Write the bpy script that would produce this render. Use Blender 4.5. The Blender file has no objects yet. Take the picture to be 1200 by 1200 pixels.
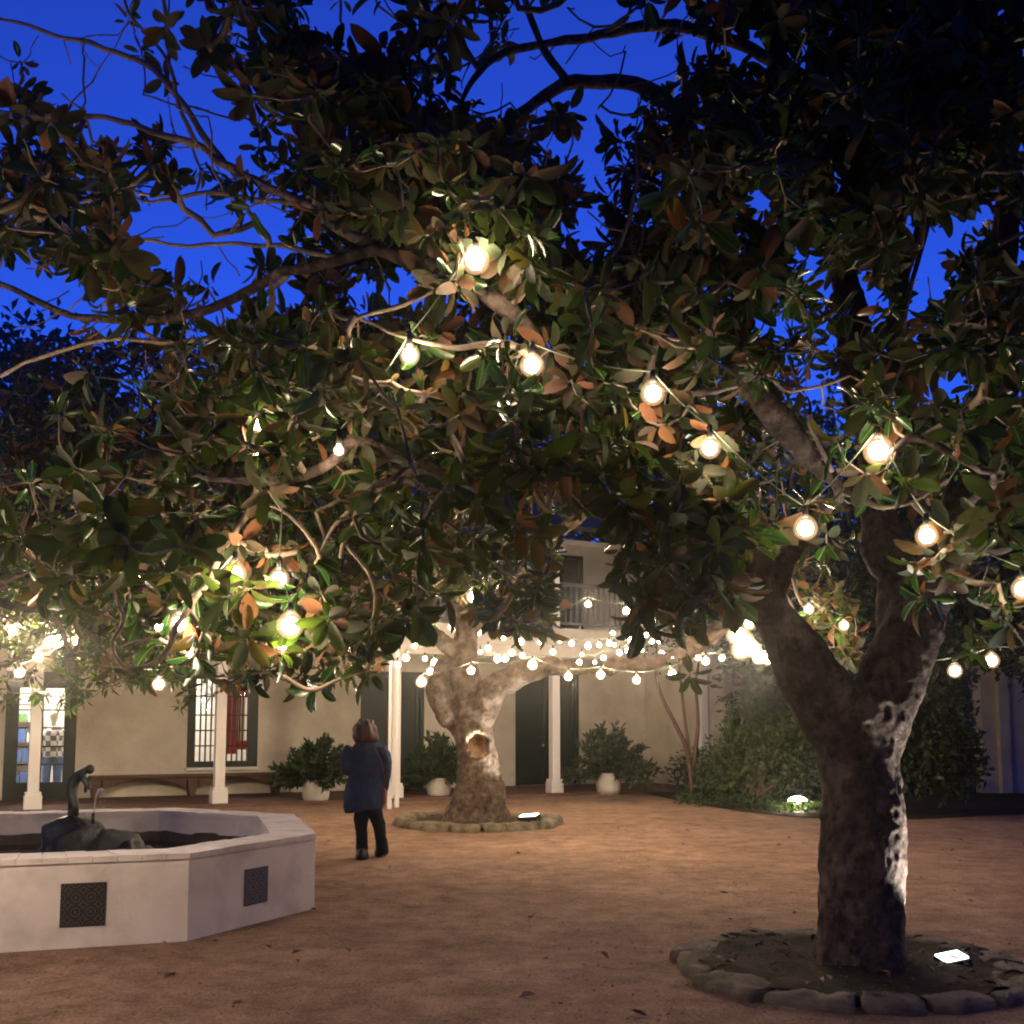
import bpy, bmesh, math, random
import numpy as np
from mathutils import Vector, Matrix, noise
R = math.radians
random.seed(7); rng = np.random.default_rng(11)
scene = bpy.context.scene
col = scene.collection

# ------------------------------------------------------------------ camera
F, PP, PITCH, CH = 1258.0, 729.0, R(5.5), 1.55
cp, sp_ = math.cos(PITCH), math.sin(PITCH)
cam_d = bpy.data.cameras.new('camera'); cam = bpy.data.objects.new('camera', cam_d); col.objects.link(cam)
cam.location = (0, 0, CH); cam.rotation_euler = (math.pi/2 + PITCH, 0, 0)
cam_d.sensor_width = 36; cam_d.lens = 36*F/1200; cam_d.shift_y = (PP-600)/1200
cam_d.clip_start = .05; cam_d.clip_end = 500
scene.camera = cam

def ray(u, v):
    x = (u-600)/F; y = (PP-v)/F
    return Vector((x, cp - y*sp_, y*cp + sp_))
def P(u, v, Y):
    d = ray(u, v); return Vector((0, 0, CH)) + d*(Y/d.y)
def G(u, v, z=0.0):
    d = ray(u, v); return Vector((0, 0, CH)) + d*((z-CH)/d.z)
def proj(p):
    x, y, z = p[0], p[1], p[2]-CH
    zc = y*cp + z*sp_; yc = -y*sp_ + z*cp
    return 600 + F*x/zc, PP - F*yc/zc

# ------------------------------------------------------------------ helpers
def tag(o, label=None, cat=None, group=None, kind=None):
    if label: o['label'] = label
    if cat: o['category'] = cat
    if group: o['group'] = group
    if kind: o['kind'] = kind
    return o
def empty(name, loc=(0, 0, 0), label=None, cat=None, group=None, rz=0):
    o = bpy.data.objects.new(name, None); col.objects.link(o)
    o.location = loc; o.rotation_euler = (0, 0, rz); o.empty_display_size = .1
    return tag(o, label, cat, group)
MW = {}
def root_inv(parent):
    M = Matrix.Identity(4); chain = []
    p = parent
    while p: chain.append(p); p = p.parent
    for q in reversed(chain): M = M @ q.matrix_basis
    return M.inverted()
class MB:
    def __init__(s): s.v = []; s.f = []; s.m = []; s.sm = []
    def add(s, vs, fs, mi=0, smooth=False):
        b = len(s.v); s.v += [tuple(p) for p in vs]; s.f += [tuple(b+i for i in f) for f in fs]
        s.m += [mi]*len(fs); s.sm += [smooth]*len(fs)
    def box(s, c, sz, M=None, mi=0):
        x, y, z = sz[0]/2, sz[1]/2, sz[2]/2
        vs = [Vector((a*x, b*y, d*z))+Vector(c) for a in (-1, 1) for b in (-1, 1) for d in (-1, 1)]
        if M: vs = [M @ p for p in vs]
        s.add(vs, [(0, 1, 3, 2), (4, 6, 7, 5), (0, 4, 5, 1), (2, 3, 7, 6), (0, 2, 6, 4), (1, 5, 7, 3)], mi)
    def tube(s, pts, rad, n=8, mi=0, cap=True, smooth=True):
        pts = [Vector(p) for p in pts]
        if not hasattr(rad, '__len__'): rad = [rad]*len(pts)
        vs = []; t0 = None; a = None
        for i, p in enumerate(pts):
            t = (pts[min(i+1, len(pts)-1)] - pts[max(i-1, 0)])
            if t.length < 1e-9: t = Vector((0, 0, 1))
            t.normalize()
            if a is None:
                a = t.orthogonal().normalized()
            else:
                a = (a - t*a.dot(t))
                a = a.normalized() if a.length > 1e-6 else t.orthogonal().normalized()
            b = t.cross(a)
            for k in range(n):
                q = 2*math.pi*k/n
                vs.append(p + (a*math.cos(q) + b*math.sin(q))*rad[i])
        fs = []
        for i in range(len(pts)-1):
            for k in range(n):
                k2 = (k+1) % n
                fs.append((i*n+k, i*n+k2, (i+1)*n+k2, (i+1)*n+k))
        s.add(vs, fs, mi, smooth)
        if cap:
            b = len(s.v)-len(vs)
            s.f.append(tuple(b+k for k in reversed(range(n)))); s.m.append(mi); s.sm.append(False)
            e = b+(len(pts)-1)*n
            s.f.append(tuple(e+k for k in range(n))); s.m.append(mi); s.sm.append(False)
    def lathe(s, prof, c=(0, 0, 0), n=24, mi=0):
        vs = []
        for r, z in prof:
            for k in range(n):
                q = 2*math.pi*k/n; vs.append((c[0]+r*math.cos(q), c[1]+r*math.sin(q), c[2]+z))
        fs = [(i*n+k, i*n+(k+1) % n, (i+1)*n+(k+1) % n, (i+1)*n+k) for i in range(len(prof)-1) for k in range(n)]
        s.add(vs, fs, mi, True)
    def build(s, name, mat, parent=None, world=True, bevel=0):
        me = bpy.data.meshes.new(name); me.from_pydata(s.v, [], s.f)
        mats = mat if isinstance(mat, (list, tuple)) else [mat]
        for m in mats: me.materials.append(m)
        me.polygons.foreach_set('material_index', s.m); me.polygons.foreach_set('use_smooth', s.sm)
        o = bpy.data.objects.new(name, me); col.objects.link(o)
        if parent:
            o.parent = parent
            if world: me.transform(root_inv(parent))
        me.update()
        if bevel:
            b = o.modifiers.new('b', 'BEVEL'); b.width = bevel; b.segments = 2; b.limit_method = 'ANGLE'
        return o
def centre(o):
    "put the origin of a lone mesh at its base centre"
    me = o.data; vs = [v.co for v in me.vertices]
    c = Vector((sum(v.x for v in vs)/len(vs), sum(v.y for v in vs)/len(vs), min(v.z for v in vs)))
    me.transform(Matrix.Translation(-c)); o.location = c
    return o
def smoothpath(pts, sub=5):
    "Catmull-Rom on (Vector, radius)"
    out = []
    n = len(pts)
    for i in range(n-1):
        p0, p1, p2, p3 = pts[max(i-1, 0)], pts[i], pts[i+1], pts[min(i+2, n-1)]
        for k in range(sub):
            t = k/sub
            def cr(a, b, c, d): return 0.5*((2*b)+(c-a)*t+(2*a-5*b+4*c-d)*t*t+(3*b-a-3*c+d)*t*t*t)
            out.append((cr(p0[0], p1[0], p2[0], p3[0]), max(.002, cr(p0[1], p1[1], p2[1], p3[1]))))
    out.append(pts[-1]); return out
def remesh(o, voxel, smooth=2, disp=None):
    m = o.modifiers.new('r', 'REMESH'); m.mode = 'VOXEL'; m.voxel_size = voxel; m.use_smooth_shade = True
    if smooth:
        s = o.modifiers.new('s', 'SMOOTH'); s.iterations = smooth; s.factor = .5
    dg = bpy.context.evaluated_depsgraph_get(); dg.update()
    me = bpy.data.meshes.new_from_object(o.evaluated_get(dg))
    mats = list(o.data.materials); o.modifiers.clear(); o.data = me
    me.materials.clear()
    for q in mats: me.materials.append(q)
    if disp:
        ns = [v.normal.copy() for v in me.vertices]
        for v, n in zip(me.vertices, ns): v.co = disp(v.co.copy(), n)
    me.polygons.foreach_set('use_smooth', [True]*len(me.polygons)); me.update()
    return o
def skin(name, verts, edges, mat, parent, sub=2, rootv=0):
    "verts: (co, rx, ry)"
    me = bpy.data.meshes.new(name); M = root_inv(parent) if parent else Matrix.Identity(4)
    me.from_pydata([M @ Vector(v[0]) for v in verts], edges, [])
    o = bpy.data.objects.new(name, me); col.objects.link(o)
    if parent: o.parent = parent
    m = o.modifiers.new('k', 'SKIN')
    for i, v in enumerate(verts):
        me.skin_vertices[0].data[i].radius = (v[1], v[2]); me.skin_vertices[0].data[i].use_root = (i == rootv)
    m.use_smooth_shade = True
    s = o.modifiers.new('s', 'SUBSURF'); s.levels = sub; s.render_levels = sub
    dg = bpy.context.evaluated_depsgraph_get(); dg.update()
    me2 = bpy.data.meshes.new_from_object(o.evaluated_get(dg)); o.modifiers.clear(); o.data = me2
    me2.materials.clear(); me2.materials.append(mat)
    me2.polygons.foreach_set('use_smooth', [True]*len(me2.polygons))
    return o

# ------------------------------------------------------------------ materials
def mat_new(name):
    m = bpy.data.materials.new(name); m.use_nodes = True
    nt = m.node_tree; b = nt.nodes['Principled BSDF']; return m, nt, b
def N(nt, t, **kw):
    n = nt.nodes.new(t)
    for k, v in kw.items():
        if hasattr(n, k): setattr(n, k, v)
        else: n.inputs[k].default_value = v
    return n
def ramp(nt, fac, stops):
    r = nt.nodes.new('ShaderNodeValToRGB'); nt.links.new(fac, r.inputs[0])
    els = r.color_ramp.elements
    while len(els) < len(stops): els.new(.5)
    for e, (p, c) in zip(els, stops): e.position = p; e.color = (*c, 1)
    return r.outputs[0]
def surf(name, c1, c2, scale=6, rough=.85, bump=.2, bscale=None, spec=.3, stretch=(1, 1, 1), detail=6, c3=None, c3scale=1.2, bdist=.01, metal=0):
    m, nt, b = mat_new(name)
    tc = N(nt, 'ShaderNodeNewGeometry'); mp = N(nt, 'ShaderNodeMapping'); mp.inputs['Scale'].default_value = stretch
    nt.links.new(tc.outputs['Position'], mp.inputs[0])
    n1 = N(nt, 'ShaderNodeTexNoise', Scale=scale, Detail=detail, Roughness=.65); nt.links.new(mp.outputs[0], n1.inputs['Vector'])
    c = ramp(nt, n1.outputs[0], [(.3, c1), (.7, c2)])
    if c3:
        n3 = N(nt, 'ShaderNodeTexNoise', Scale=c3scale, Detail=4, Roughness=.6); nt.links.new(mp.outputs[0], n3.inputs['Vector'])
        mx = N(nt, 'ShaderNodeMix', data_type='RGBA'); f = ramp(nt, n3.outputs[0], [(.48, (0, 0, 0)), (.68, (1, 1, 1))])
        nt.links.new(f, mx.inputs[0]); nt.links.new(c, mx.inputs[6]); mx.inputs[7].default_value = (*c3, 1); c = mx.outputs[2]
    nt.links.new(c, b.inputs['Base Color'])
    n2 = N(nt, 'ShaderNodeTexNoise', Scale=bscale or scale*3, Detail=8, Roughness=.7); nt.links.new(mp.outputs[0], n2.inputs['Vector'])
    bp = N(nt, 'ShaderNodeBump', Strength=bump, Distance=bdist); nt.links.new(n2.outputs[0], bp.inputs['Height']); nt.links.new(bp.outputs[0], b.inputs['Normal'])
    b.inputs['Roughness'].default_value = rough; b.inputs['Specular IOR Level'].default_value = spec; b.inputs['Metallic'].default_value = metal
    return m
M = {}
M['plaster'] = surf('plaster', (.56, .5, .41), (.7, .64, .54), 1.5, .9, .5, 12, .2, c3=(.5, .43, .34), c3scale=.9, bdist=.02)
M['plaster_white'] = surf('plaster_white', (.72, .63, .53), (.83, .75, .65), 2.2, .85, .5, 28, .25, c3=(.6, .53, .45), c3scale=2.5, bdist=.006)
M['white_paint'] = surf('white_paint', (.68, .64, .6), (.78, .75, .71), 4, .6, .15, 60, .4, stretch=(1, 1, .3))
M['green_paint'] = surf('green_paint', (.004, .013, .008), (.007, .02, .012), 5, .45, .1, 50, .4)
M['rail_paint'] = surf('rail_paint', (.07, .07, .085), (.1, .1, .125), 5, .6, .1, 40)
M['wood_bench'] = surf('wood_bench', (.07, .035, .02), (.13, .07, .045), 8, .6, .3, 20, stretch=(1, 1, 6))
M['brick_floor'] = surf('brick_floor', (.11, .055, .04), (.17, .09, .065), 6, .8, .4, 25)
M['roof'] = surf('roof', (.02, .016, .016), (.045, .035, .033), 8, .8, .4, 12, stretch=(1, 3, 1))
M['stone'] = surf('stone', (.13, .105, .07), (.28, .23, .16), 7, .95, 1, 22, .15, c3=(.09, .085, .045), c3scale=4, bdist=.03)
M['soil'] = surf('soil', (.03, .022, .014), (.075, .05, .033), 9, .95, 1, 30, .1, c3=(.03, .04, .015), c3scale=3, bdist=.03)
M['rock'] = surf('rock', (.005, .005, .004), (.016, .014, .01), 6, .4, 1, 14, .5, c3=(.03, .04, .015), c3scale=5, bdist=.03)
M['bronze'] = surf('bronze', (.02, .028, .02), (.055, .062, .042), 12, .5, .4, 30, .5, metal=.3)
M['terracotta_white'] = surf('pot_plaster', (.5, .46, .4), (.66, .62, .55), 7, .85, .3, 30)
M['black_metal'] = surf('black_metal', (.012, .012, .012), (.02, .02, .02), 8, .45, .1)
M['bark_a'] = surf('bark_near', (.038, .027, .023), (.15, .108, .09), 14, .95, 1, 22, .12, stretch=(1, 1, .8), c3=(.22, .165, .14), c3scale=7, bdist=.05)
M['bark_b'] = surf('bark_far', (.035, .024, .018), (.17, .12, .085), 10, .95, 1, 14, .12, c3=(.22, .165, .12), c3scale=6, bdist=.08)
M['twig'] = surf('twig_bark', (.15, .11, .08), (.36, .28, .21), 20, .85, .6, 60, .2, bdist=.005)
M['hollow'] = surf('hollow_wood_lit', (.16, .09, .05), (.55, .38, .24), 9, .8, .6, 20, bdist=.02)  # lighter tan than the bark: the hollow's lit look is in the colour
M['hair'] = surf('hair', (.03, .008, .005), (.085, .022, .013), 30, .55, .8, 60, .4, stretch=(3, 3, .3), bdist=.01)
M['jacket'] = surf('jacket', (.017, .028, .06), (.03, .048, .1), 8, .9, .5, 12, .15, bdist=.03)
M['jeans'] = surf('jeans', (.008, .009, .013), (.015, .017, .024), 8, .9, .3, 14, .1, bdist=.02)
M['shoe'] = surf('shoe', (.008, .007, .006), (.015, .012, .01), 8, .6, .2)
M['skin'] = surf('skin', (.38, .22, .16), (.42, .26, .19), 8, .6, .1)
M['bag'] = surf('bag', (.07, .015, .012), (.1, .02, .018), 8, .7, .2)
M['cord'] = surf('cord', (.1, .13, .09), (.16, .19, .13), 8, .6, .1)
M['room_wall'] = surf('room_wall', (.6, .56, .5), (.7, .66, .6), 2, .9, .1)
M['room_red'] = surf('red_cloth', (.45, .02, .02), (.55, .03, .03), 2, .8, .2)
M['room_blue'] = surf('blue_cloth', (.04, .08, .2), (.06, .12, .3), 3, .8, .2)
M['room_green'] = surf('green_goods', (.06, .14, .05), (.12, .25, .08), 9, .8, .2)
M['room_cream'] = surf('cream_paint', (.6, .62, .5), (.7, .7, .58), 3, .7, .1)
M['petal'] = surf('petal', (.75, .62, .48), (.8, .7, .56), 8, .6, .1)

def ground_mat():
    m, nt, b = mat_new('decomposed_granite')
    g = N(nt, 'ShaderNodeNewGeometry'); L = nt.links.new
    def nz(s, d=6, r=.6):
        n = N(nt, 'ShaderNodeTexNoise', Scale=s, Detail=d, Roughness=r); L(g.outputs['Position'], n.inputs['Vector']); return n.outputs[0]
    c = ramp(nt, nz(.55, 7, .62), [(.3, (.34, .21, .135)), (.5, (.46, .29, .19)), (.72, (.56, .37, .25))])
    f = ramp(nt, nz(45, 6, .9), [(.36, (.45, .44, .43)), (.62, (1.4, 1.38, 1.35))])
    mx = N(nt, 'ShaderNodeMix', data_type='RGBA', blend_type='MULTIPLY'); mx.inputs[0].default_value = 1
    L(c, mx.inputs[6]); L(f, mx.inputs[7])
    f2 = ramp(nt, nz(3.0, 9, .82), [(.36, (.5, .47, .44)), (.6, (1.14, 1.14, 1.14))])
    m2 = N(nt, 'ShaderNodeMix', data_type='RGBA', blend_type='MULTIPLY'); m2.inputs[0].default_value = 1
    L(mx.outputs[2], m2.inputs[6]); L(f2, m2.inputs[7]); L(m2.outputs[2], b.inputs['Base Color'])
    b.inputs['Roughness'].default_value = .95; b.inputs['Specular IOR Level'].default_value = .15
    add = N(nt, 'ShaderNodeMath', operation='MULTIPLY_ADD'); L(nz(4.5, 8, .7), add.inputs[0]); add.inputs[1].default_value = 3.0; L(nz(60, 4, .7), add.inputs[2])
    bp = N(nt, 'ShaderNodeBump', Strength=1, Distance=.05); L(add.outputs[0], bp.inputs['Height']); L(bp.outputs[0], b.inputs['Normal'])
    return m
M['ground'] = ground_mat()

def leaf_mat(name, front, back, trans=.22, rough=.32, special=None):
    m, nt, b = mat_new(name); L = nt.links.new
    a = N(nt, 'ShaderNodeAttribute'); a.attribute_name = 'rnd'
    lx = N(nt, 'ShaderNodeAttribute'); lx.attribute_name = 'lx'
    g = N(nt, 'ShaderNodeNewGeometry')
    cf = ramp(nt, a.outputs['Fac'], front); cb = ramp(nt, a.outputs['Fac'], back)
    rib = N(nt, 'ShaderNodeMath', operation='LESS_THAN'); L(lx.outputs['Fac'], rib.inputs[0]); rib.inputs[1].default_value = .1
    ribm = N(nt, 'ShaderNodeMix', data_type='RGBA'); L(rib.outputs[0], ribm.inputs[0]); L(cf, ribm.inputs[6]); ribm.inputs[7].default_value = (.12, .15, .05, 1)
    mx = N(nt, 'ShaderNodeMix', data_type='RGBA'); L(g.outputs['Backfacing'], mx.inputs[0]); L(ribm.outputs[2], mx.inputs[6]); L(cb, mx.inputs[7])
    L(mx.outputs[2], b.inputs['Base Color'])
    rr = N(nt, 'ShaderNodeMapRange'); L(g.outputs['Backfacing'], rr.inputs[0]); rr.inputs[3].default_value = rough; rr.inputs[4].default_value = .75
    L(rr.outputs[0], b.inputs['Roughness']); b.inputs['Specular IOR Level'].default_value = .5
    tr = N(nt, 'ShaderNodeBsdfTranslucent')
    cm = N(nt, 'ShaderNodeMix', data_type='RGBA', blend_type='MIX'); cm.inputs[0].default_value = .5; L(cf, cm.inputs[6]); cm.inputs[7].default_value = (.15, .24, .02, 1)
    L(cm.outputs[2], tr.inputs[0])
    ms = N(nt, 'ShaderNodeMixShader'); ms.inputs[0].default_value = trans
    out = nt.nodes['Material Output']; L(b.outputs[0], ms.inputs[1]); L(tr.outputs[0], ms.inputs[2]); L(ms.outputs[0], out.inputs[0])
    return m
M['leaf'] = leaf_mat('magnolia_leaf',
    [(0, (.005, .021, .005)), (.5, (.011, .042, .008)), (.86, (.024, .072, .011)), (.89, (.15, .09, .02)), (1, (.2, .055, .018))],
    [(0, (.075, .027, .011)), (.2, (.02, .032, .008)), (.5, (.03, .03, .008)), (.6, (.16, .048, .014)), (.7, (.035, .034, .009)), (.88, (.06, .036, .01)), (1, (.24, .085, .03))], .17, .24)
M['leaf_green'] = leaf_mat('glossy_shrub_leaf',
    [(0, (.02, .055, .011)), (.6, (.04, .1, .018)), (1, (.12, .19, .035))],
    [(0, (.06, .1, .03)), (1, (.11, .14, .05))], .25, .35)
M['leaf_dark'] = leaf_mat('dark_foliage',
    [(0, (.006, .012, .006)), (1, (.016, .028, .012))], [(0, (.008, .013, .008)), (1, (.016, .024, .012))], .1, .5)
M['fern'] = leaf_mat('fern_leaf', [(0, (.008, .026, .008)), (1, (.022, .05, .013))], [(0, (.015, .03, .01)), (1, (.026, .042, .015))], .2, .45)
M['litter'] = leaf_mat('dead_leaf', [(0, (.1, .045, .025)), (1, (.22, .11, .06))], [(0, (.08, .035, .02)), (1, (.16, .08, .05))], 0, .7)

def emis(name, c, s, sample=True):
    m, nt, b = mat_new(name)
    b.inputs['Base Color'].default_value = (*[min(1, x) for x in c], 1)
    b.inputs['Emission Color'].default_value = (*c, 1); b.inputs['Emission Strength'].default_value = s
    if not sample: m.cycles.emission_sampling = 'NONE'
    return m
WARM = (1.0, .76, .50)
M['bulb'] = emis('lit_bulb', (1, .92, .78), 30, False)
def globe_halo():
    "warm glow in the globe, standing in for the lens halo"
    m, nt, b = mat_new('glowing_globe'); nt.nodes.remove(b)
    e = N(nt, 'ShaderNodeEmission'); e.inputs[0].default_value = (1, .6, .28, 1); e.inputs[1].default_value = 9
    nt.links.new(e.outputs[0], nt.nodes['Material Output'].inputs['Volume']); return m
M['globe'] = globe_halo()  # emission volume draws a soft halo round each bulb's bright core
M['flood'] = emis('flood_lens', (1, .97, .88), 6, False)
M['pathglow'] = emis('path_lens', (1, .93, .75), 16, False)
M['room_lamp'] = emis('room_lamp', (1, .93, .82), 75)
def glass():
    m, nt, b = mat_new('window_glass'); nt.nodes.remove(b); L = nt.links.new
    t = N(nt, 'ShaderNodeBsdfTransparent'); gl = N(nt, 'ShaderNodeBsdfGlossy'); gl.inputs['Roughness'].default_value = .03
    fr = N(nt, 'ShaderNodeFresnel', IOR=1.5); ms = N(nt, 'ShaderNodeMixShader')
    L(fr.outputs[0], ms.inputs[0]); L(t.outputs[0], ms.inputs[1]); L(gl.outputs[0], ms.inputs[2]); L(ms.outputs[0], nt.nodes['Material Output'].inputs[0])
    return m
M['glass'] = glass()
def dark_glass():
    m, nt, b = mat_new('dark_glass'); b.inputs['Base Color'].default_value = (.006, .008, .008, 1); b.inputs['Roughness'].default_value = .08
    return m
M['dark_glass'] = dark_glass()
def water():
    m, nt, b = mat_new('pool_water'); L = nt.links.new
    b.inputs['Base Color'].default_value = (.02, .018, .015, 1); b.inputs['Roughness'].default_value = .06; b.inputs['IOR'].default_value = 1.33
    g = N(nt, 'ShaderNodeNewGeometry'); n = N(nt, 'ShaderNodeTexNoise', Scale=7, Detail=3); L(g.outputs['Position'], n.inputs['Vector'])
    bp = N(nt, 'ShaderNodeBump', Strength=.4, Distance=.03); L(n.outputs[0], bp.inputs['Height']); L(bp.outputs[0], b.inputs['Normal'])
    return m
M['water'] = water()
def jet():
    m, nt, b = mat_new('water_jet'); b.inputs['Base Color'].default_value = (.8, .85, .88, 1); b.inputs['Roughness'].default_value = .15
    b.inputs['Transmission Weight'].default_value = .5; b.inputs['IOR'].default_value = 1.33; return m
M['jet'] = jet()
def tile_mat(name, dark, light):
    "moorish star tile: rings and crossings from object-space distances"
    m, nt, b = mat_new(name); L = nt.links.new
    uv = N(nt, 'ShaderNodeUVMap')
    mp = N(nt, 'ShaderNodeMapping'); mp.inputs['Scale'].default_value = (3, 3, 3); L(uv.outputs[0], mp.inputs[0])
    vo = N(nt, 'ShaderNodeTexVoronoi', feature='DISTANCE_TO_EDGE'); vo.inputs['Randomness'].default_value = .0; vo.inputs['Scale'].default_value = 1; L(mp.outputs[0], vo.inputs['Vector'])
    v2 = N(nt, 'ShaderNodeTexVoronoi'); v2.inputs['Randomness'].default_value = 0; v2.inputs['Scale'].default_value = 1; L(mp.outputs[0], v2.inputs['Vector'])
    w = N(nt, 'ShaderNodeMath', operation='MULTIPLY'); L(v2.outputs['Distance'], w.inputs[0]); w.inputs[1].default_value = 26
    s = N(nt, 'ShaderNodeMath', operation='SINE'); L(w.outputs[0], s.inputs[0])
    n = N(nt, 'ShaderNodeTexNoise', Scale=14, Detail=3); L(uv.outputs[0], n.inputs['Vector'])
    s2 = N(nt, 'ShaderNodeMath', operation='MULTIPLY_ADD'); L(n.outputs[0], s2.inputs[0]); s2.inputs[1].default_value = 1.2; L(s.outputs[0], s2.inputs[2])
    c = ramp(nt, s2.outputs[0], [(.75, dark), (1.0, light)])
    L(c, b.inputs['Base Color']); b.inputs['Roughness'].default_value = .45
    return m
M['tile_a'] = tile_mat('glazed_tile_dark', (.016, .015, .014), (.075, .065, .05))
M['tile_b'] = tile_mat('glazed_tile_blue', (.014, .013, .022), (.15, .13, .17))
def plaid():
    m, nt, b = mat_new('plaid_shirt'); L = nt.links.new
    g = N(nt, 'ShaderNodeNewGeometry'); ch = N(nt, 'ShaderNodeTexChecker', Scale=9); L(g.outputs['Position'], ch.inputs['Vector'])
    ch.inputs[1].default_value = (.75, .72, .66, 1); ch.inputs[2].default_value = (.12, .1, .12, 1); L(ch.outputs[0], b.inputs['Base Color']); return m
M['plaid'] = plaid()

# ------------------------------------------------------------------ leaves
LEAFA = dict(y=[0, .2, .45, .72, .9, 1], w=[0, .35, .5, .47, .3, 0])
LEAFB = dict(y=[0, .35, .7, 1], w=[0, .48, .42, 0])
LEAFC = dict(y=[0, .5, 1], w=[0, .5, 0])
def leaf_mesh(name, base, d, n, length, width, bend, mat, parent, tmpl, rnd=None, fold=.22):
    base, d, n = np.asarray(base, float), np.asarray(d, float), np.asarray(n, float)
    cnt = len(base); ys, ws = tmpl['y'], tmpl['w']
    d = d/np.linalg.norm(d, axis=1, keepdims=True)
    n = n - d*np.sum(n*d, axis=1, keepdims=True); n /= np.maximum(1e-6, np.linalg.norm(n, axis=1, keepdims=True))
    s = np.cross(d, n)
    tv = []; rows = []
    for y, w in zip(ys, ws):
        if w == 0: rows.append([len(tv)]); tv.append((0, y))
        else: rows.append([len(tv), len(tv)+1, len(tv)+2]); tv += [(-w, y), (0, y), (w, y)]
    fs = []
    for a, b in zip(rows[:-1], rows[1:]):
        if len(a) == 1: fs += [(a[0], b[0], b[1]), (a[0], b[1], b[2])]
        elif len(b) == 1: fs += [(a[0], b[0], a[1]), (a[1], b[0], a[2])]
        else: fs += [(a[0], b[0], b[1], a[1]), (a[1], b[1], b[2], a[2])]
    tv = np.array(tv); K = len(tv)
    L = np.asarray(length)[:, None]; W = np.asarray(width)[:, None]; B = np.asarray(bend)[:, None]
    X = tv[:, 0][None]*W; Y = tv[:, 1][None]*L; Z = np.abs(tv[:, 0])[None]*W*fold*2 - B*L*tv[:, 1][None]**2
    co = base[:, None]+s[:, None]*X[..., None]+d[:, None]*Y[..., None]+n[:, None]*Z[..., None]
    co = co.reshape(-1, 3)
    if parent:
        Mi = np.array(root_inv(parent)); co = co @ Mi[:3, :3].T + Mi[:3, 3]
    loops = []; starts = []; totals = 0; tl = []
    for f in fs: starts.append(totals); totals += len(f); tl += list(f)
    tl = np.array(tl); st = np.array(starts)
    loops = (tl[None]+np.arange(cnt)[:, None]*K).reshape(-1); stt = (st[None]+np.arange(cnt)[:, None]*totals).reshape(-1)
    me = bpy.data.meshes.new(name); me.vertices.add(cnt*K); me.vertices.foreach_set('co', co.astype(np.float32).reshape(-1))
    me.loops.add(len(loops)); me.loops.foreach_set('vertex_index', loops.astype(np.int32))
    me.polygons.add(len(stt)); me.polygons.foreach_set('loop_start', stt.astype(np.int32))
    me.update(calc_edges=True)
    if rnd is None: rnd = rng.random(cnt)
    at = me.attributes.new('rnd', 'FLOAT', 'POINT'); at.data.foreach_set('value', np.repeat(rnd, K).astype(np.float32))
    at = me.attributes.new('lx', 'FLOAT', 'POINT'); at.data.foreach_set('value', np.tile(np.abs(tv[:, 0])*2, cnt).astype(np.float32))
    me.materials.append(mat); me.polygons.foreach_set('use_smooth', np.ones(len(stt), bool))
    o = bpy.data.objects.new(name, me); col.objects.link(o)
    if parent: o.parent = parent
    return o
def rosettes(centres, axes, count, size, wr, spread=(35, 100), droop=.25, off=.02):
    "leaves in whorls: returns base,d,n,len,wid,bend"
    C = np.repeat(centres, count, axis=0); A = np.repeat(axes, count, axis=0)
    A = A/np.linalg.norm(A, axis=1, keepdims=True); n = len(C)
    ref = np.where(np.abs(A[:, 2:3]) < .9, np.array([[0, 0, 1.]]), np.array([[1., 0, 0]]))
    e1 = np.cross(A, ref); e1 /= np.linalg.norm(e1, axis=1, keepdims=True); e2 = np.cross(A, e1)
    idx = np.tile(np.arange(count), len(centres)); ph = idx*2.39996+np.repeat(rng.random(len(centres))*6.28, count)+rng.normal(0, .25, n)
    th = np.radians(spread[0]+(spread[1]-spread[0])*(idx+.5)/count+rng.normal(0, 16, n))
    d = A*np.cos(th)[:, None]+(e1*np.cos(ph)[:, None]+e2*np.sin(ph)[:, None])*np.sin(th)[:, None]
    d[:, 2] -= droop*rng.random(n); d /= np.linalg.norm(d, axis=1, keepdims=True)
    nn = A - d*np.sum(A*d, axis=1, keepdims=True)+rng.normal(0, .25, (n, 3))
    size = np.repeat(size, count) if hasattr(size, '__len__') else np.full(n, size)
    L = size*(.55+.7*rng.random(n)); W = L*wr*(.85+.3*rng.random(n)); B = .02+.5*rng.random(n)**1.5
    base = C - A*(np.tile(np.arange(count)/count, len(centres))*.07*size/.17)[:, None]+d*off
    return base, d, nn, L, W, B
def cat(parts): return [np.concatenate(x) for x in zip(*parts)]

# ------------------------------------------------------------------ courtyard ground
g = MB(); g.add([(-150, -40, 0), (150, -40, 0), (150, 220, 0), (-150, 220, 0)], [(0, 1, 2, 3)])
tag(g.build('ground', M['ground']), kind='structure')

# ------------------------------------------------------------------ facade frame
O3 = G(650, 932); A3 = G(256, 945)
U = (O3-A3); U.z = 0; U.normalize(); NV = Vector((-U.y, U.x, 0))
def W(s, t, z): return O3 + U*s + NV*t + Vector((0, 0, z))
FM = Matrix(((U.x, NV.x, 0, O3.x), (U.y, NV.y, 0, O3.y), (0, 0, 1, 0), (0, 0, 0, 1)))
def FS(u, v, t):
    "pixel -> (s, z) on the vertical plane at depth t behind the column line"
    d = ray(u, v); o = Vector((0, 0, CH))
    k = (NV.dot(O3-o)+t)/NV.dot(d); p = o+d*k
    return (p-O3).dot(U), p.z
def fb(mb, s0, s1, t0, t1, z0, z1, mi=0):
    mb.box(((s0+s1)/2, (t0+t1)/2, (z0+z1)/2), (abs(s1-s0), abs(t1-t0), abs(z1-z0)), FM, mi)
T = 2.8
print('column s', [round(FS(u, 940, 0)[0], 2) for u in (38, 256, 462, 650, 825)])
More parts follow.
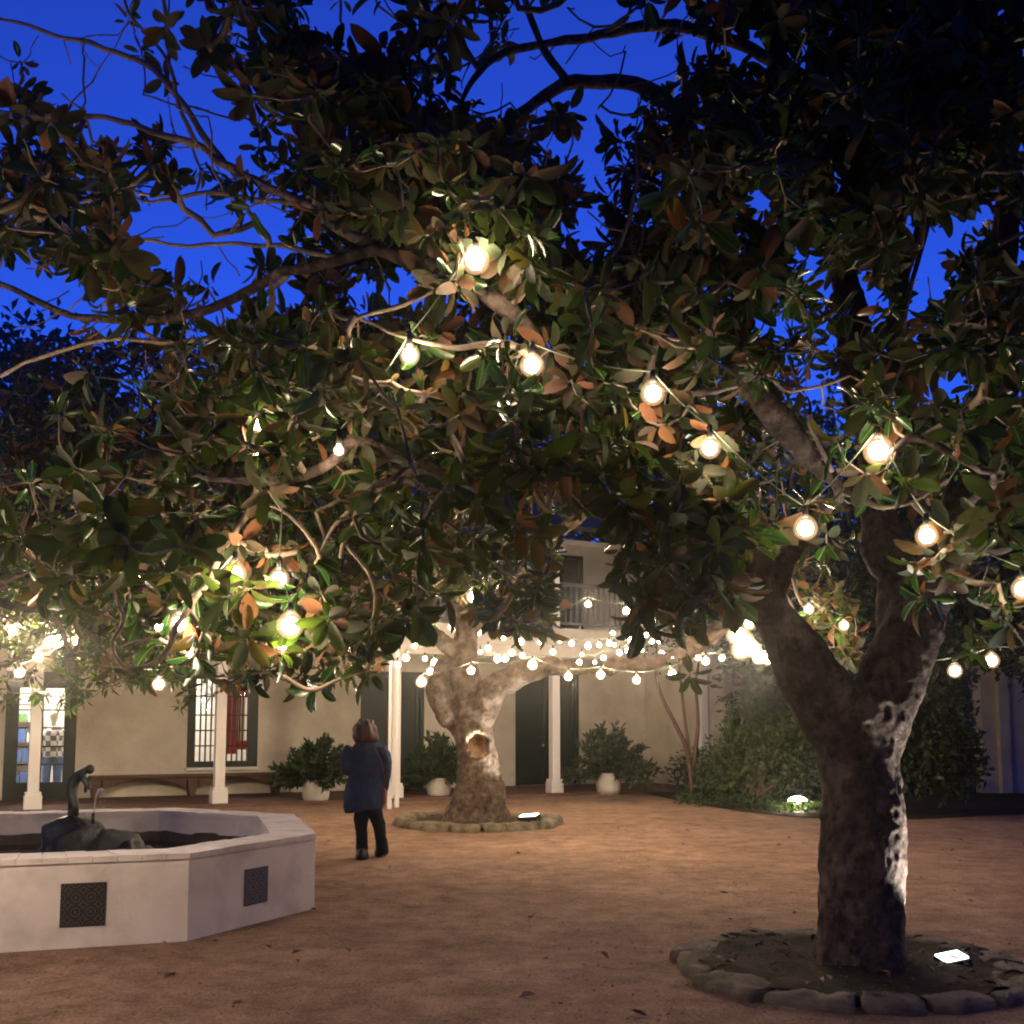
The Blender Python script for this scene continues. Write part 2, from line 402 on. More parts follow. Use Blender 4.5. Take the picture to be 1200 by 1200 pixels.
bld = empty('adobe_building', W(0, T, 0), 'two storey cream adobe house with a balcony on white posts and dark green doors', 'house')
SL = -14.0
S1 = FS(775, 900, T)[0]
def sx(u, v=870, t=T): return FS(u, v, t)[0]
def zz(u, v, t=T): return FS(u, v, t)[1]
PZ = .06
door1 = (sx(5), sx(89), PZ, zz(50, 787))
win1 = (sx(219), sx(302), zz(260, 899), zz(260, 786))
door2 = (sx(422), sx(497), PZ, zz(460, 787))
door3 = (sx(604), sx(679), PZ, zz(640, 789))
door0 = (door1[0]-3.6, door1[1]-3.6, PZ, door1[3])
ops = sorted([door0, door1, win1, door2, door3])
WZ = 6.35
updoor = (sx(640, 680), sx(684, 680), 3.75, 5.95)
upop = [(updoor[0]-7.4, updoor[1]-7.4, 3.75, 5.95), (updoor[0]-3.6, updoor[1]-3.6, 4.4, 5.95), updoor]
w = MB()
def wall_with(mb, s0, s1, z0, z1, ops, t0, t1):
    cur = s0
    for a, b, c, d in ops:
        fb(mb, cur, a, t0, t1, z0, z1)
        if c > z0+.01: fb(mb, a, b, t0, t1, z0, c)
        fb(mb, a, b, t0, t1, d, z1); cur = b
    fb(mb, cur, s1, t0, t1, z0, z1)
wall_with(w, SL, S1, 0, 3.5, ops, T, T+.45)
w.build('wall', M['plaster'], bld)
w = MB(); wall_with(w, SL, S1, 3.5, WZ, upop, T, T+.45); w.build('wall', M['plaster'], bld)
w = MB(); fb(w, SL, S1, T-.03, T-.002, WZ-.12, WZ); w.build('cornice', M['white_paint'], bld)
# side wing at the right
w = MB(); fb(w, S1-.5, S1-.05, -.05, T-.002, 0, 5.6); w.build('wing_wall', M['plaster'], bld)
w = MB(); fb(w, S1-.05, 20, .35, .8, 0, 5.6); w.build('wing_wall', M['plaster'], bld)
# porch floor, balcony
w = MB(); fb(w, SL, S1-.5, -.3, T, 0, PZ); w.build('porch_floor', M['brick_floor'], bld)
w = MB(); fb(w, SL, S1-.5, -.2, T-.002, 3.52, 3.68); w.build('balcony_floor', M['white_paint'], bld)
w = MB(); fb(w, SL, S1-.5, -.24, -.2, 3.05, 3.72); w.build('balcony_fascia', M['plaster'], bld)
w = MB()
for k in range(34):
    s = SL+k*.55
    if s < S1-.6: fb(w, s, s+.1, -.198, T-.01, 3.32, 3.515)
w.build('joists', M['wood_bench'], bld)
cols = [FS(u, 940, 0)[0] for u in (38, 256, 462, 650, 825)]
cols = [cols[0]-3.5] + cols
for i, s in enumerate(cols):
    w = MB(); h = .095
    fb(w, s-h, s+h, -h, h, PZ if i < 5 else 0, 3.52)
    c = w.build('column', M['white_paint'], bld, bevel=.008)
    w = MB(); fb(w, s-.15, s+.15, -.15, .15, PZ+.001, .3); fb(w, s-.135, s+.135, -.135, .135, .3, .36); w.build('plinth', M['white_paint'], c, bevel=.006)
    w = MB(); fb(w, s-.14, s+.14, -.14, .14, 2.9, 3.05); w.build('capital', M['white_paint'], c, bevel=.006)
    if i < 5:
        w = MB(); fb(w, s-.06, s+.06, -.16, -.04, 3.72, 5.9); w.build('balcony_post', M['white_paint'], bld)
w = MB(); fb(w, SL, S1-.5, -.14, -.06, 4.7, 4.78); fb(w, SL, S1-.5, -.13, -.07, 3.82, 3.87)
w.build('balcony_rail', M['rail_paint'], bld)
w = MB(); nb = 0
s = -1.8
while s < 3.3: fb(w, s, s+.035, -.118, -.083, 3.87, 4.7); s += .145
w.build('balusters', M['rail_paint'], bld)
w = MB(); s = SL
while s < -1.85: fb(w, s, s+.035, -.118, -.083, 3.87, 4.7); s += .145
w.build('balusters', M['rail_paint'], bld)
# roof
w = MB()
def fpoly(mb, pts, fs): mb.add([W(*p) for p in pts], fs)
def slab(mb, a, b, th=.12):
    "sloping slab: a=(t,z) low, b=(t,z) high"
    s0, s1 = SL-.4, S1+.3
    v = [(s0, a[0], a[1]), (s1, a[0], a[1]), (s1, b[0], b[1]), (s0, b[0], b[1])]
    v += [(q[0], q[1], q[2]+th) for q in v]
    fpoly(mb, v, [(3, 2, 1, 0), (4, 5, 6, 7), (0, 1, 5, 4), (1, 2, 6, 5), (2, 3, 7, 6), (3, 0, 4, 7)])
slab(w, (-.6, 5.88), (6.6, 8.5)); slab(w, (13.5, 5.9), (6.62, 8.5)); w.build('roof', M['roof'], bld)
w = MB(); fb(w, SL, S1, 8, 13, 0, 5.8); w.build('rear_walls', M['plaster'], bld)
w = MB(); fb(w, S1+.3, 20, .2, 5, 5.6, 5.85); w.build('roof', M['roof'], bld)

def door_dark(rect, knob):
    a, b, c, d = rect; fr = .1
    m = MB(); fb(m, a, a+fr, T+.02, T+.2, c, d); fb(m, b-fr, b, T+.02, T+.2, c, d); fb(m, a+fr, b-fr, T+.02, T+.2, d-fr, d)
    dr = m.build('door', M['green_paint'], bld)
    m = MB(); mid = (a+b)/2
    for x0, x1 in ((a+fr, mid-.004), (mid+.004, b-fr)):
        fb(m, x0, x1, T+.1, T+.14, c+.01, d-fr)
        ww = .1
        for z0, z1 in ((c+.2, c+.85), (c+1.0, d-fr-.15)):
            fb(m, x0+.01, x0+ww, T+.07, T+.0985, z0-.1, z1+.1); fb(m, x1-ww, x1-.01, T+.07, T+.0985, z0-.1, z1+.1)
            fb(m, x0+ww, x1-ww, T+.075, T+.0985, z0-.1, z0); fb(m, x0+ww, x1-ww, T+.075, T+.0985, z1, z1+.1)
    m.build('door_leaf', M['green_paint'], dr)
    m = MB()
    m.lathe([(0.001, -.03), (.02, -.025), (.03, 0), (.02, .025), (.001, .03)], W(mid+knob, T+.03, 1.05), 12); m.build('handle', M['terracotta_white'], dr)
    for s0, s1 in ((a-.52, a-.02), (b+.02, b+.52)):
        pass
door_dark(door2, .12); door_dark(door3, -.12); door_dark(door0, .12)
for a, b, c, d in upop:
    m = MB(); fb(m, a, a+.09, T+.02, T+.2, c, d); fb(m, b-.09, b, T+.02, T+.2, c, d); fb(m, a+.09, b-.09, T+.02, T+.2, d-.09, d)
    fb(m, a+.09, b-.09, T+.02, T+.2, c, c+.12); fb(m, (a+b)/2-.03, (a+b)/2+.03, T+.03, T+.12, c+.12, d-.09)
    dr = m.build('upper_window', M['green_paint'], bld)
    m = MB(); fb(m, a+.09, b-.09, T+.13, T+.14, c+.12, d-.09); m.build('pane', M['dark_glass'], dr)
# french door, lit
def glazed(rect, name, nx, zs, px0, px1, zb, zt, extra=False):
    a, b, c, d = rect
    m = MB()
    fb(m, a, px0, T+.03, T+.2, c, d); fb(m, px1, b, T+.03, T+.2, c, d)
    fb(m, px0, px1, T+.03, T+.2, c, zb); fb(m, px0, px1, T+.03, T+.2, zt, d)
    fr = m.build(name, M['green_paint'], bld)
    m = MB(); th = .016
    for k in range(1, nx):
        x = px0+(px1-px0)*k/nx; wd = th if not (k*2 == nx) else .03
        fb(m, x-wd, x+wd, T+.08, T+.12, zb, zt)
    for z in zs: fb(m, px0, px1, T+.083, T+.117, z-th, z+th)
    m.build('glazing_bars', M['green_paint'], fr)
    m = MB(); fb(m, px0, px1, T+.125, T+.131, zb, zt); m.build('pane', M['glass'], fr)
    return fr
zb1, zt1 = zz(50, 917), zz(50, 806)
glazed(door1, 'french_door', 2, [zz(50, y) for y in (896, 875, 853, 832)], sx(21), sx(75), zb1, zt1)
zb2, zt2 = zz(260, 892), zz(260, 796)
wf = glazed(win1, 'window', 10, [zz(260, y) for y in (874, 856, 838, 816)], sx(229), sx(291), zb2, zt2)
m = MB(); fb(m, win1[0]-.02, win1[1]+.02, T-.08, T+.03, win1[2]-.06, win1[2]); m.build('window_sill', M['white_paint'], wf)
# rooms behind the lit openings
def room(s0, s1, zc, goods):
    m = MB(); t0, t1 = T+.46, T+3.2
    fb(m, s0, s1, t1, t1+.05, .05, zc); fb(m, s0-.05, s0, t0, t1+.05, .05, zc); fb(m, s1, s1+.05, t0, t1+.05, .05, zc)
    fb(m, s0-.05, s1+.05, t0, t1+.05, zc, zc+.05); fb(m, s0-.05, s1+.05, t0, t1+.05, 0, .05)
    m.build('room_shell', M['room_wall'], bld)
room(door1[0]-.5, door1[1]+.8, 3.0, 0); room(win1[0]-.6, win1[1]+.6, 3.0, 0)
def lamp_panel(s, t, z, lab, k):
    m = MB(); fb(m, s-.5, s+.5, t-.35, t+.35, z-.03, z)
    o = centre(m.build('ceiling_lamp', M['room_lamp'])); tag(o, lab, 'ceiling lamp')
lamp_panel((door1[0]+door1[1])/2, T+1.6, 2.995, 'lit ceiling lamp in the room behind the french door', 1)
lamp_panel((win1[0]+win1[1])/2-1.0, T+2.4, 2.995, 'lit ceiling lamp in the room behind the barred window', 1)
# goods in the shop
mn = W((sx(58)+sx(70))/2+.05, T+1.3, .05)
man = empty('mannequin', mn, 'mannequin in plaid shirt and blue trousers seen through the french door', 'mannequin')
def MP(x, y, z): return mn+U*x+NV*y+Vector((0, 0, z))
m = MB(); m.tube([MP(-.11, 0, .02), MP(-.11, 0, .5), MP(-.1, 0, .9)], [.07, .09, .12], 12); m.tube([MP(.11, 0, .02), MP(.11, 0, .5), MP(.1, 0, .9)], [.07, .09, .12], 12)
m.build('trousers', M['room_blue'], man)
m = MB(); m.tube([MP(0, 0, .82), MP(0, 0, 1.05), MP(0, 0, 1.3), MP(0, 0, 1.44), MP(0, 0, 1.5)], [.21, .19, .23, .18, .07], 16)
m.tube([MP(-.22, 0, 1.38), MP(-.3, .02, 1.15), MP(-.31, -.06, .92)], [.07, .06, .05], 10); m.tube([MP(.22, 0, 1.38), MP(.3, .02, 1.15), MP(.27, -.1, .98)], [.07, .06, .05], 10)
m.build('shirt', M['plaid'], man)
m = MB(); m.lathe([(.05, -.2), (.05, -.1), (.085, -.03), (.1, .04), (.085, .12), (.04, .155), (.001, .16)], MP(0, 0, 1.68), 16); m.build('head', M['room_cream'], man)
def shelf(name, s0, s1, t0, lab, palette, z1=2.0):
    root = empty(name, W((s0+s1)/2, t0, .05), lab, 'shelf')
    m = MB()
    for z in (.25, .7, 1.15, 1.6, z1): fb(m, s0, s1, t0, t0+.35, z, z+.03)
    fb(m, s0-.03, s0, t0, t0+.35, .051, z1+.03); fb(m, s1, s1+.03, t0, t0+.35, .051, z1+.03)
    m.build('shelf_frame', M['wood_bench'], root)
    rr = random.Random(3)
    m = MB()
    for z in (.28, .73, 1.18, 1.63):
        x = s0+.03
        while x < s1-.15:
            wd = rr.uniform(.08, .2); fb(m, x, min(x+wd, s1), t0+.04, t0+.28, z+.001, z+rr.uniform(.12, .33), rr.randrange(len(palette))); x += wd+.03
    m.build('goods', palette, root)
shelf('display_shelf', door1[0]-.3, door1[1]-.55, T+2.5, 'shelf of colourful goods at the back of the shop behind the french door', [M['room_green'], M['room_red'], M['room_cream'], M['room_blue']])
m = MB(); fb(m, sx(262, 870)+.05, sx(272, 870)+.28, T+.9, T+.94, .9, 2.55); fb(m, sx(262, 870)+.05, win1[1]+.3, T+.95, T+.99, 1.0, 1.2); fb(m, sx(262, 870)+.05, win1[1]+.3, T+.95, T+.99, 2.2, 2.5)
tag(centre(m.build('red_curtain', M['room_red'])), 'red curtain framing a bright panel inside the barred window', 'curtain')
m = MB(); a0 = sx(272)+.3; b0 = sx(290)+.1
fb(m, a0, a0+.1, T+1.2, T+1.25, 1.2, 2.2); fb(m, b0, b0+.1, T+1.2, T+1.25, 1.2, 2.2); fb(m, a0, b0+.1, T+1.2, T+1.25, 2.2, 2.3); fb(m, a0, b0+.1, T+1.2, T+1.25, 1.1, 1.2); fb(m, a0+.1, b0, T+1.22, T+1.24, 1.2, 2.2, 1)
tag(centre(m.build('framed_mirror', [M['room_cream'], M['dark_glass']])), 'cream framed mirror inside the barred window beside the red curtain', 'mirror')

# thin white posts leaning against the middle column
for i, (u, v, zt, tt) in enumerate(((456, 948, 3.0, -.62), (464.5, 946, 3.0, -.48))):
    p = G(u, v); m = MB()
    m.box((0, 0, zt/2+.0), (.055, .055, zt), Matrix.Translation(p)); m.box((0, 0, .12), (.085, .085, .24), Matrix.Translation(p)@Matrix.Rotation(.3, 4, 'Z'))
    o = centre(m.build('white_post', M['white_paint'], bevel=.004))
    tag(o, ['thin white post nearest the person, in front of the middle column', 'thin white post close against the front of the middle column'][i], 'post')

# bench
bs0, bs1 = sx(104, 905, T-.25), sx(335, 905, T-.25)
bn = empty('wooden_bench', W((bs0+bs1)/2, T-.3, PZ), 'long dark wooden bench with arched apron along the house wall', 'bench')
m = MB(); fb(m, bs0, bs1, T-.55, T-.08, .46, .52); m.build('seat', M['wood_bench'], bn, bevel=.01)
legs = [bs0+.12, (bs0+bs1)/2, bs1-.25]
for s in legs:
    m = MB()
    vs = [W(s-.12, T-.5, .46), W(s+.12, T-.5, .46), W(s+.05, T-.5, PZ), W(s-.05, T-.5, PZ), W(s-.12, T-.14, .46), W(s+.12, T-.14, .46), W(s+.05, T-.14, PZ), W(s-.05, T-.14, PZ)]
    m.add(vs, [(0, 1, 2, 3), (7, 6, 5, 4), (0, 4, 5, 1), (1, 5, 6, 2), (2, 6, 7, 3), (3, 7, 4, 0)]); m.build('leg', M['wood_bench'], bn)
for a, b in zip(legs[:-1], legs[1:]):
    m = MB(); n = 14; a += .13; b -= .13
    top = [(a+(b-a)*k/n, .458) for k in range(n+1)]; bot = [(a+(b-a)*k/n, .44-.2*(abs(2*k/n-1))**2.2) for k in range(n+1)]
    for t0, t1 in ((T-.49, T-.45),):
        vs = [W(x, t0, z) for x, z in top+bot]+[W(x, t1, z) for x, z in top+bot]; k2 = n+1; h = 2*k2
        fs = []
        for k in range(n):
            fs += [(k, k+1, k2+k+1, k2+k), (h+k, h+k2+k, h+k2+k+1, h+k+1), (k2+k, k2+k+1, h+k2+k+1, h+k2+k), (k, h+k, h+k+1, k+1)]
        m.add(vs, fs)
    m.build('apron', M['wood_bench'], bn)

# potted plants
def pot_plant(u, v, hw, fol_top, name_lab, seed):
    p = G(u, v); sc = p.y/F
    r = hw*sc
    root = empty('potted_plant', p, name_lab, 'potted plant', 'potted plants along the porch')
    m = MB(); h = 1.75*r*.95
    prof = [(.001, 0), (r*.78, 0), (r*.95, h*.25), (r, h*.6), (r*.9, h*.9), (r*.98, h), (r*.88, h), (r*.8, h*.9), (.001, h*.88)]
    m.lathe(prof, p, 28); m.build('pot', M['terracotta_white'], root)
    rg = np.random.default_rng(seed)
    H = (v-fol_top)*sc
    C = []; A = []
    nb = 70
    tw = MB(); bs = []
    for k in range(nb):
        az = rg.random()*6.283; el = math.radians(rg.uniform(5, 85)); Ln = (H-h)*rg.uniform(.75, 1.05)*(1.15-.15*math.sin(el))
        p0 = p+Vector((0, 0, h*.9)); d = Vector((math.cos(az)*math.cos(el), math.sin(az)*math.cos(el), math.sin(el)))
        pts = []
        for j in range(7):
            f = j/6; q = p0+d*Ln*f+Vector((0, 0, -.25*Ln*f*f*math.cos(el))); pts.append(q)
        tw.tube(pts, [.008*(1-.6*j/6) for j in range(7)], 4, cap=False)
        for j in range(1, 7):
            for q in range(9):
                c = pts[j].lerp(pts[j-1], rg.random()); 
                bs.append((c, (d+Vector(rg.normal(0, .6, 3))).normalized()))
    tw.build('stems', M['twig'], root)
    base = np.array([b[0] for b in bs]); d = np.array([b[1] for b in bs]); n = rng.normal(0, 1, base.shape); n[:, 2] += 1
    cnt = len(base); L = .13+.08*rng.random(cnt)
    leaf_mesh('foliage', base, d, n, L, L*.34, .2*rng.random(cnt), M['fern'], root, LEAFB)
pot_plant(370, 941, 16, 862, 'round fern in a white pot between the wooden bench and the person', 1)
pot_plant(713, 931, 15, 848, 'widest leafy plant in a white pot right of the white column by the far tree', 2)
pot_plant(514, 935, 14, 860, 'leafy plant in a white pot half hidden behind the hollow tree trunk', 3)

# ------------------------------------------------------------------ fountain
hr = .63
def RZ(u, v, z): return G(u, v, z)
V2 = G(368, 1065); V3 = G(219, 1103); V1 = RZ(343, 954, hr); V0 = RZ(203, 946.5, hr)
for q in (V1, V0): q.z = 0
cx = (-3.95, 9.75)
# centre by least squares of equal radii
def fitc(ps):
    A = []; b = []
    for p in ps[1:]:
        A.append([2*(p.x-ps[0].x), 2*(p.y-ps[0].y)]); b.append(p.x**2+p.y**2-ps[0].x**2-ps[0].y**2)
    return np.linalg.lstsq(np.array(A), np.array(b), rcond=None)[0]
c = fitc([V0, V1, V2, V3]); FC = Vector((c[0], c[1], 0)); print('fountain', FC, [(v-FC).length for v in (V0, V1, V2, V3)])
oct_ = [V0, V1, V2, V3, 2*FC-V0, 2*FC-V1, 2*FC-V2, 2*FC-V3]
ft = empty('fountain', FC, 'white octagonal plaster fountain basin with a tiled rim and dark water', 'fountain')
th = .34
def inset(k, d):
    a, b, c2 = oct_[k-1], oct_[k], oct_[(k+1) % 8]
    def nrm(p, q): e = (q-p).normalized(); n = Vector((-e.y, e.x, 0)); return n if n.dot(FC-p) > 0 else -n
    n1, n2 = nrm(a, b), nrm(b, c2); bis = (n1+n2).normalized(); return b+bis*(d/bis.dot(n1))
ins = [inset(k, th) for k in range(8)]
Zv = lambda p, z: Vector((p.x, p.y, z))
m = MB()
def ringwall(mb, outer, inner, z0, z1, mi=0, sub=10):
    for k in range(8):
        a, b = outer[k], outer[(k+1) % 8]; c2, d2 = inner[k], inner[(k+1) % 8]
        mb.add([Zv(a, z0), Zv(b, z0), Zv(b, z1), Zv(a, z1), Zv(c2, z0), Zv(d2, z0), Zv(d2, z1), Zv(c2, z1)],
               [(0, 3, 2, 1), (4, 5, 6, 7), (3, 7, 6, 2)], mi)
ringwall(m, oct_, ins, -.05, hr-.045)
m.build('basin_wall', M['plaster_white'], ft)
# rim: bricks laid across, painted
cap_o = [inset(k, -.015) for k in range(8)]; cap_i = [inset(k, th+.02) for k in range(8)]
m = MB(); rr = random.Random(5)
for k in range(8):
    a, b, c2, d2 = cap_o[k], cap_o[(k+1) % 8], cap_i[k], cap_i[(k+1) % 8]
    nbk = 15
    for j in range(nbk):
        f0, f1 = (j+.015)/nbk, (j+.985)/nbk; z1 = hr+rr.uniform(-.004, .003)
        q = [a.lerp(b, f0), a.lerp(b, f1), c2.lerp(d2, f1), c2.lerp(d2, f0)]
        m.add([Zv(p, hr-.044) for p in q]+[Zv(p, z1) for p in q], [(0, 1, 2, 3)[::-1], (4, 5, 6, 7), (0, 1, 5, 4), (1, 2, 6, 5), (2, 3, 7, 6), (3, 0, 4, 7)])
m.build('rim', M['plaster_white'], ft)
grt = [inset(k, .0) for k in range(8)]; gin = [inset(k, th) for k in range(8)]
m = MB(); ringwall(m, grt, gin, hr-.04, hr-.012); m.build('rim_grout', surf('grout', (.46, .42, .36), (.58, .52, .45), 6), ft)
wi = [inset(k, th-.012) for k in range(8)]
stain = surf('water_stain', (.05, .04, .028), (.12, .095, .07), 6, .7, .5, 20)
m = MB(); win = [inset(k, th+.004) for k in range(8)]; sg = 24
for k in range(8):
    a, b = win[k], win[(k+1) % 8]
    vs = []; fs = []
    for j in range(sg+1):
        p = a.lerp(b, j/sg); zt = .41+.035*noise.noise(Vector((p.x*3, p.y*3, 0)))+.02*noise.noise(Vector((p.x*11, p.y*11, 2)))
        vs += [Zv(p, .2), Zv(p, zt)]
    fs = [(2*j, 2*j+1, 2*j+3, 2*j+2) for j in range(sg)]
    m.add(vs, fs)
m.build('water_stain', stain, ft)
m = MB(); m.add([Zv(p, .31) for p in ins], [tuple(range(8))]); wt = m.build('water', M['water'], ft)
# tiles
def tile(k0, f, zc, sz, mat, lab):
    a, b = oct_[k0], oct_[(k0+1) % 8]; e = (b-a).normalized(); n = Vector((e.y, -e.x, 0))
    if n.dot(FC-a) > 0: n = -n
    c = a.lerp(b, f)+n*.006; h = sz/2
    m = MB(); m.add([c-e*h+Vector((0, 0, zc-h)), c+e*h+Vector((0, 0, zc-h)), c+e*h+Vector((0, 0, zc+h)), c-e*h+Vector((0, 0, zc+h)),
        c-e*h-n*.01+Vector((0, 0, zc-h)), c+e*h-n*.01+Vector((0, 0, zc-h)), c+e*h-n*.01+Vector((0, 0, zc+h)), c-e*h-n*.01+Vector((0, 0, zc+h))],
        [(0, 1, 2, 3), (0, 4, 5, 1), (1, 5, 6, 2), (2, 6, 7, 3), (3, 7, 4, 0)])
    o = m.build('ornamental_tile', mat, ft); uvl = o.data.uv_layers.new(name='UVMap')
    for i, q in enumerate([(0, 0), (1, 0), (1, 1), (0, 1)]): uvl.data[i].uv = q
    o['label'] = lab; return o
def on_edge(k0, u, v):
    "fraction along an outer face and height for a pixel"
    a, b = oct_[k0], oct_[(k0+1) % 8]; e = b-a; n = Vector((e.y, -e.x, 0)); d = ray(u, v); o = Vector((0, 0, CH)); t = n.dot(a-o)/n.dot(d); p = o+d*t
    return (p-a).dot(e)/e.dot(e), p.z
f, z = on_edge(3, 97.5, 1060); tile(3, f, z, .30, M['tile_a'], 'dark brown patterned tile on the front face')
f, z = on_edge(2, 300, 1038); tile(2, f, z, .28, M['tile_b'], 'blue grey patterned tile on the right front face')
for k0 in (0, 1, 4, 5, 6, 7): tile(k0, .5, .33, .28, M['tile_b'], 'blue grey patterned tile')
# rocks + statue
def rockmound():
    c = P(115, 985, 0+FC.y-.2); c.z = .28
    root = empty('rock_mound', c, 'wet dark rock mound rising from the fountain water', 'rocks')
    bm = bmesh.new()
    for (u, v, Y, r, sz) in ((90, 985, FC.y, .3, .78), (125, 992, FC.y+.1, .32, .5), (155, 990, FC.y, .2, .38), (75, 1000, FC.y+.1, .22, .45), (172, 988, FC.y+.1, .16, .3), (145, 975, FC.y+.1, .16, .35)):
        q = P(u, v, Y); 
        mt = Matrix.Translation((q.x, q.y, .3)) @ Matrix.Diagonal((r, r*1.1, sz*.62, 1))
        bmesh.ops.create_icosphere(bm, subdivisions=4, radius=1, matrix=mt)
    for v in bm.verts:
        p = v.co; k = noise.fractal(p*3.2, 1, 2.2, 5)*.12+noise.noise(p*1.6)*.08
        v.co = p+Vector((p.x-c.x, p.y-c.y, p.z-.3)).normalized()*k
    me = bpy.data.meshes.new('rock_mound'); me.transform; bm.to_mesh(me); bm.free(); me.transform(root_inv(root)); me.materials.append(M['rock'])
    o = bpy.data.objects.new('rock', me); col.objects.link(o); o.parent = root
    for pl in me.polygons: pl.use_smooth = True
    return root
rockmound()
YS = FC.y-.05
def SP(u, v, dy=0): return P(u, v, YS+dy)
st = empty('bronze_statue', SP(86, 955), 'small green bronze figure stooping forward on the fountain rocks', 'statue')
k = YS/F
vv = [(SP(86, 934), 5*k, 5*k), (SP(84, 924), 5.6*k, 5*k), (SP(87, 913), 6*k, 5.6*k), (SP(95, 905), 5*k, 4.5*k), (SP(101, 901.5), 2.6*k, 2.6*k), (SP(106, 901), 4.2*k, 4.4*k), (SP(108, 902), 3*k, 3.4*k),
      (SP(84, 945, .05), 3.6*k, 3.6*k), (SP(82, 958, .03), 2.6*k, 2.6*k), (SP(89, 958, .0), 2.6*k, 2.6*k), (SP(88, 946, -.06), 3.4*k, 3.4*k),
      (SP(97, 912, -.12), 2.3*k, 2.3*k), (SP(101, 920, -.12), 1.9*k, 1.9*k), (SP(100, 929, -.1), 1.5*k, 1.5*k), (SP(98, 911, .12), 2.2*k, 2.2*k), (SP(104, 917, .12), 1.8*k, 1.8*k), (SP(105, 926, .1), 1.4*k, 1.4*k),
      (SP(92, 960, -.05), 2*k, 1.4*k), (SP(86, 961, .05), 2*k, 1.4*k)]
ee = [(0, 1), (1, 2), (2, 3), (3, 4), (4, 5), (5, 6), (0, 7), (7, 8), (0, 10), (10, 9), (3, 11), (11, 12), (12, 13), (3, 14), (14, 15), (15, 16), (9, 17), (8, 18)]
vv = [(a, b*1.3, c_*1.3) for a, b, c_ in vv]
skin('body', vv, ee, M['bronze'], st)
m = MB(); m.lathe([(.001, -5.6*k), (3.2*k, -4.4*k), (4.8*k, -1*k), (4.9*k, 1.5*k), (3.4*k, 4.4*k), (.001, 5.6*k)], SP(105.5, 901.5), 14); m.build('head', M['bronze'], st)
jt = empty('water_spout', SP(110, 960), 'thin water jet rising from a short dark nozzle on the rocks', 'water spout')
m = MB(); m.tube([SP(109, 966), SP(109.5, 953)], 1.8*k, 10); m.build('nozzle', M['black_metal'], jt)
m = MB(); pts = [SP(110, 953), SP(111, 942), SP(113, 931), SP(116, 925), SP(119, 924), (SP(121, 929))]; m.tube(pts, [.7*k, .8*k, 1.1*k, 1.5*k, 1.3*k, .8*k], 8)
rj = random.Random(2)
for q in range(26):
    p = SP(rj.uniform(112, 124), rj.uniform(924, 952), rj.uniform(-.05, .05)); r = rj.uniform(.2, .5)*k
    m.tube([p, p+Vector((0, 0, -2.6*r))], [r, r*.7], 5)
m.build('water_jet', M['jet'], jt)

# ------------------------------------------------------------------ person
D = G(435, 1006); PYY = D.y
def pp(u, v, dy=0): return P(u, v, PYY+dy)
pk = PYY/F
per = empty('person', pp(435, 1006), 'person in a dark blue jacket and black trousers standing with their back turned', 'person')
def gz(u, v, z): q = G(u, v); q.z = z; return q
hip = [(pp(433, 935), 14*pk, 10*pk)]
body = [(pp(433, 930), 12*pk, 9*pk), (pp(431, 905), 11.5*pk, 8.5*pk), (pp(430, 885), 14*pk, 9*pk), (pp(429, 875), 13*pk, 7*pk), (pp(428, 866), 4.2*pk, 4.2*pk), (pp(428, 857, -.0), 7.5*pk, 8*pk), (pp(428, 847, .0), 6.5*pk, 7*pk),
        (pp(425, 950), 7.2*pk, 7.2*pk), (pp(424, 972, -.02), 5.3*pk, 5.6*pk), (pp(425, 990), 4.4*pk, 4.6*pk), (pp(426, 1003), 3.2*pk, 3.6*pk), (pp(423, 1006, .12), 3.2*pk, 2*pk),
        (pp(440, 950), 7.2*pk, 7.2*pk), (pp(444, 972, .05), 5.3*pk, 5.6*pk), (pp(446, 988, .1), 4.4*pk, 4.6*pk), (pp(447, 1000, .1), 3.2*pk, 3.6*pk), (pp(447, 1003, .24), 3.2*pk, 2*pk),
        (pp(413, 880), 4.5*pk, 4.5*pk), (pp(407, 897, -.02), 4*pk, 4*pk), (pp(408, 897, .24), 3*pk, 3*pk), (pp(412, 889, .36), 2.2*pk, 2.8*pk),
        (pp(446, 880), 4.5*pk, 4.5*pk), (pp(450, 900, .02), 4*pk, 4*pk), (pp(449, 916, .12), 3*pk, 3*pk), (pp(449, 925, .16), 2*pk, 2.8*pk)]
be = [(0, 1), (1, 2), (2, 3), (3, 4), (4, 5), (5, 6), (0, 7), (7, 8), (8, 9), (9, 10), (10, 11), (0, 12), (12, 13), (13, 14), (14, 15), (15, 16), (3, 17), (17, 18), (18, 19), (19, 20), (3, 21), (21, 22), (22, 23), (23, 24)]
skin('body', body, be, M['skin'], per)
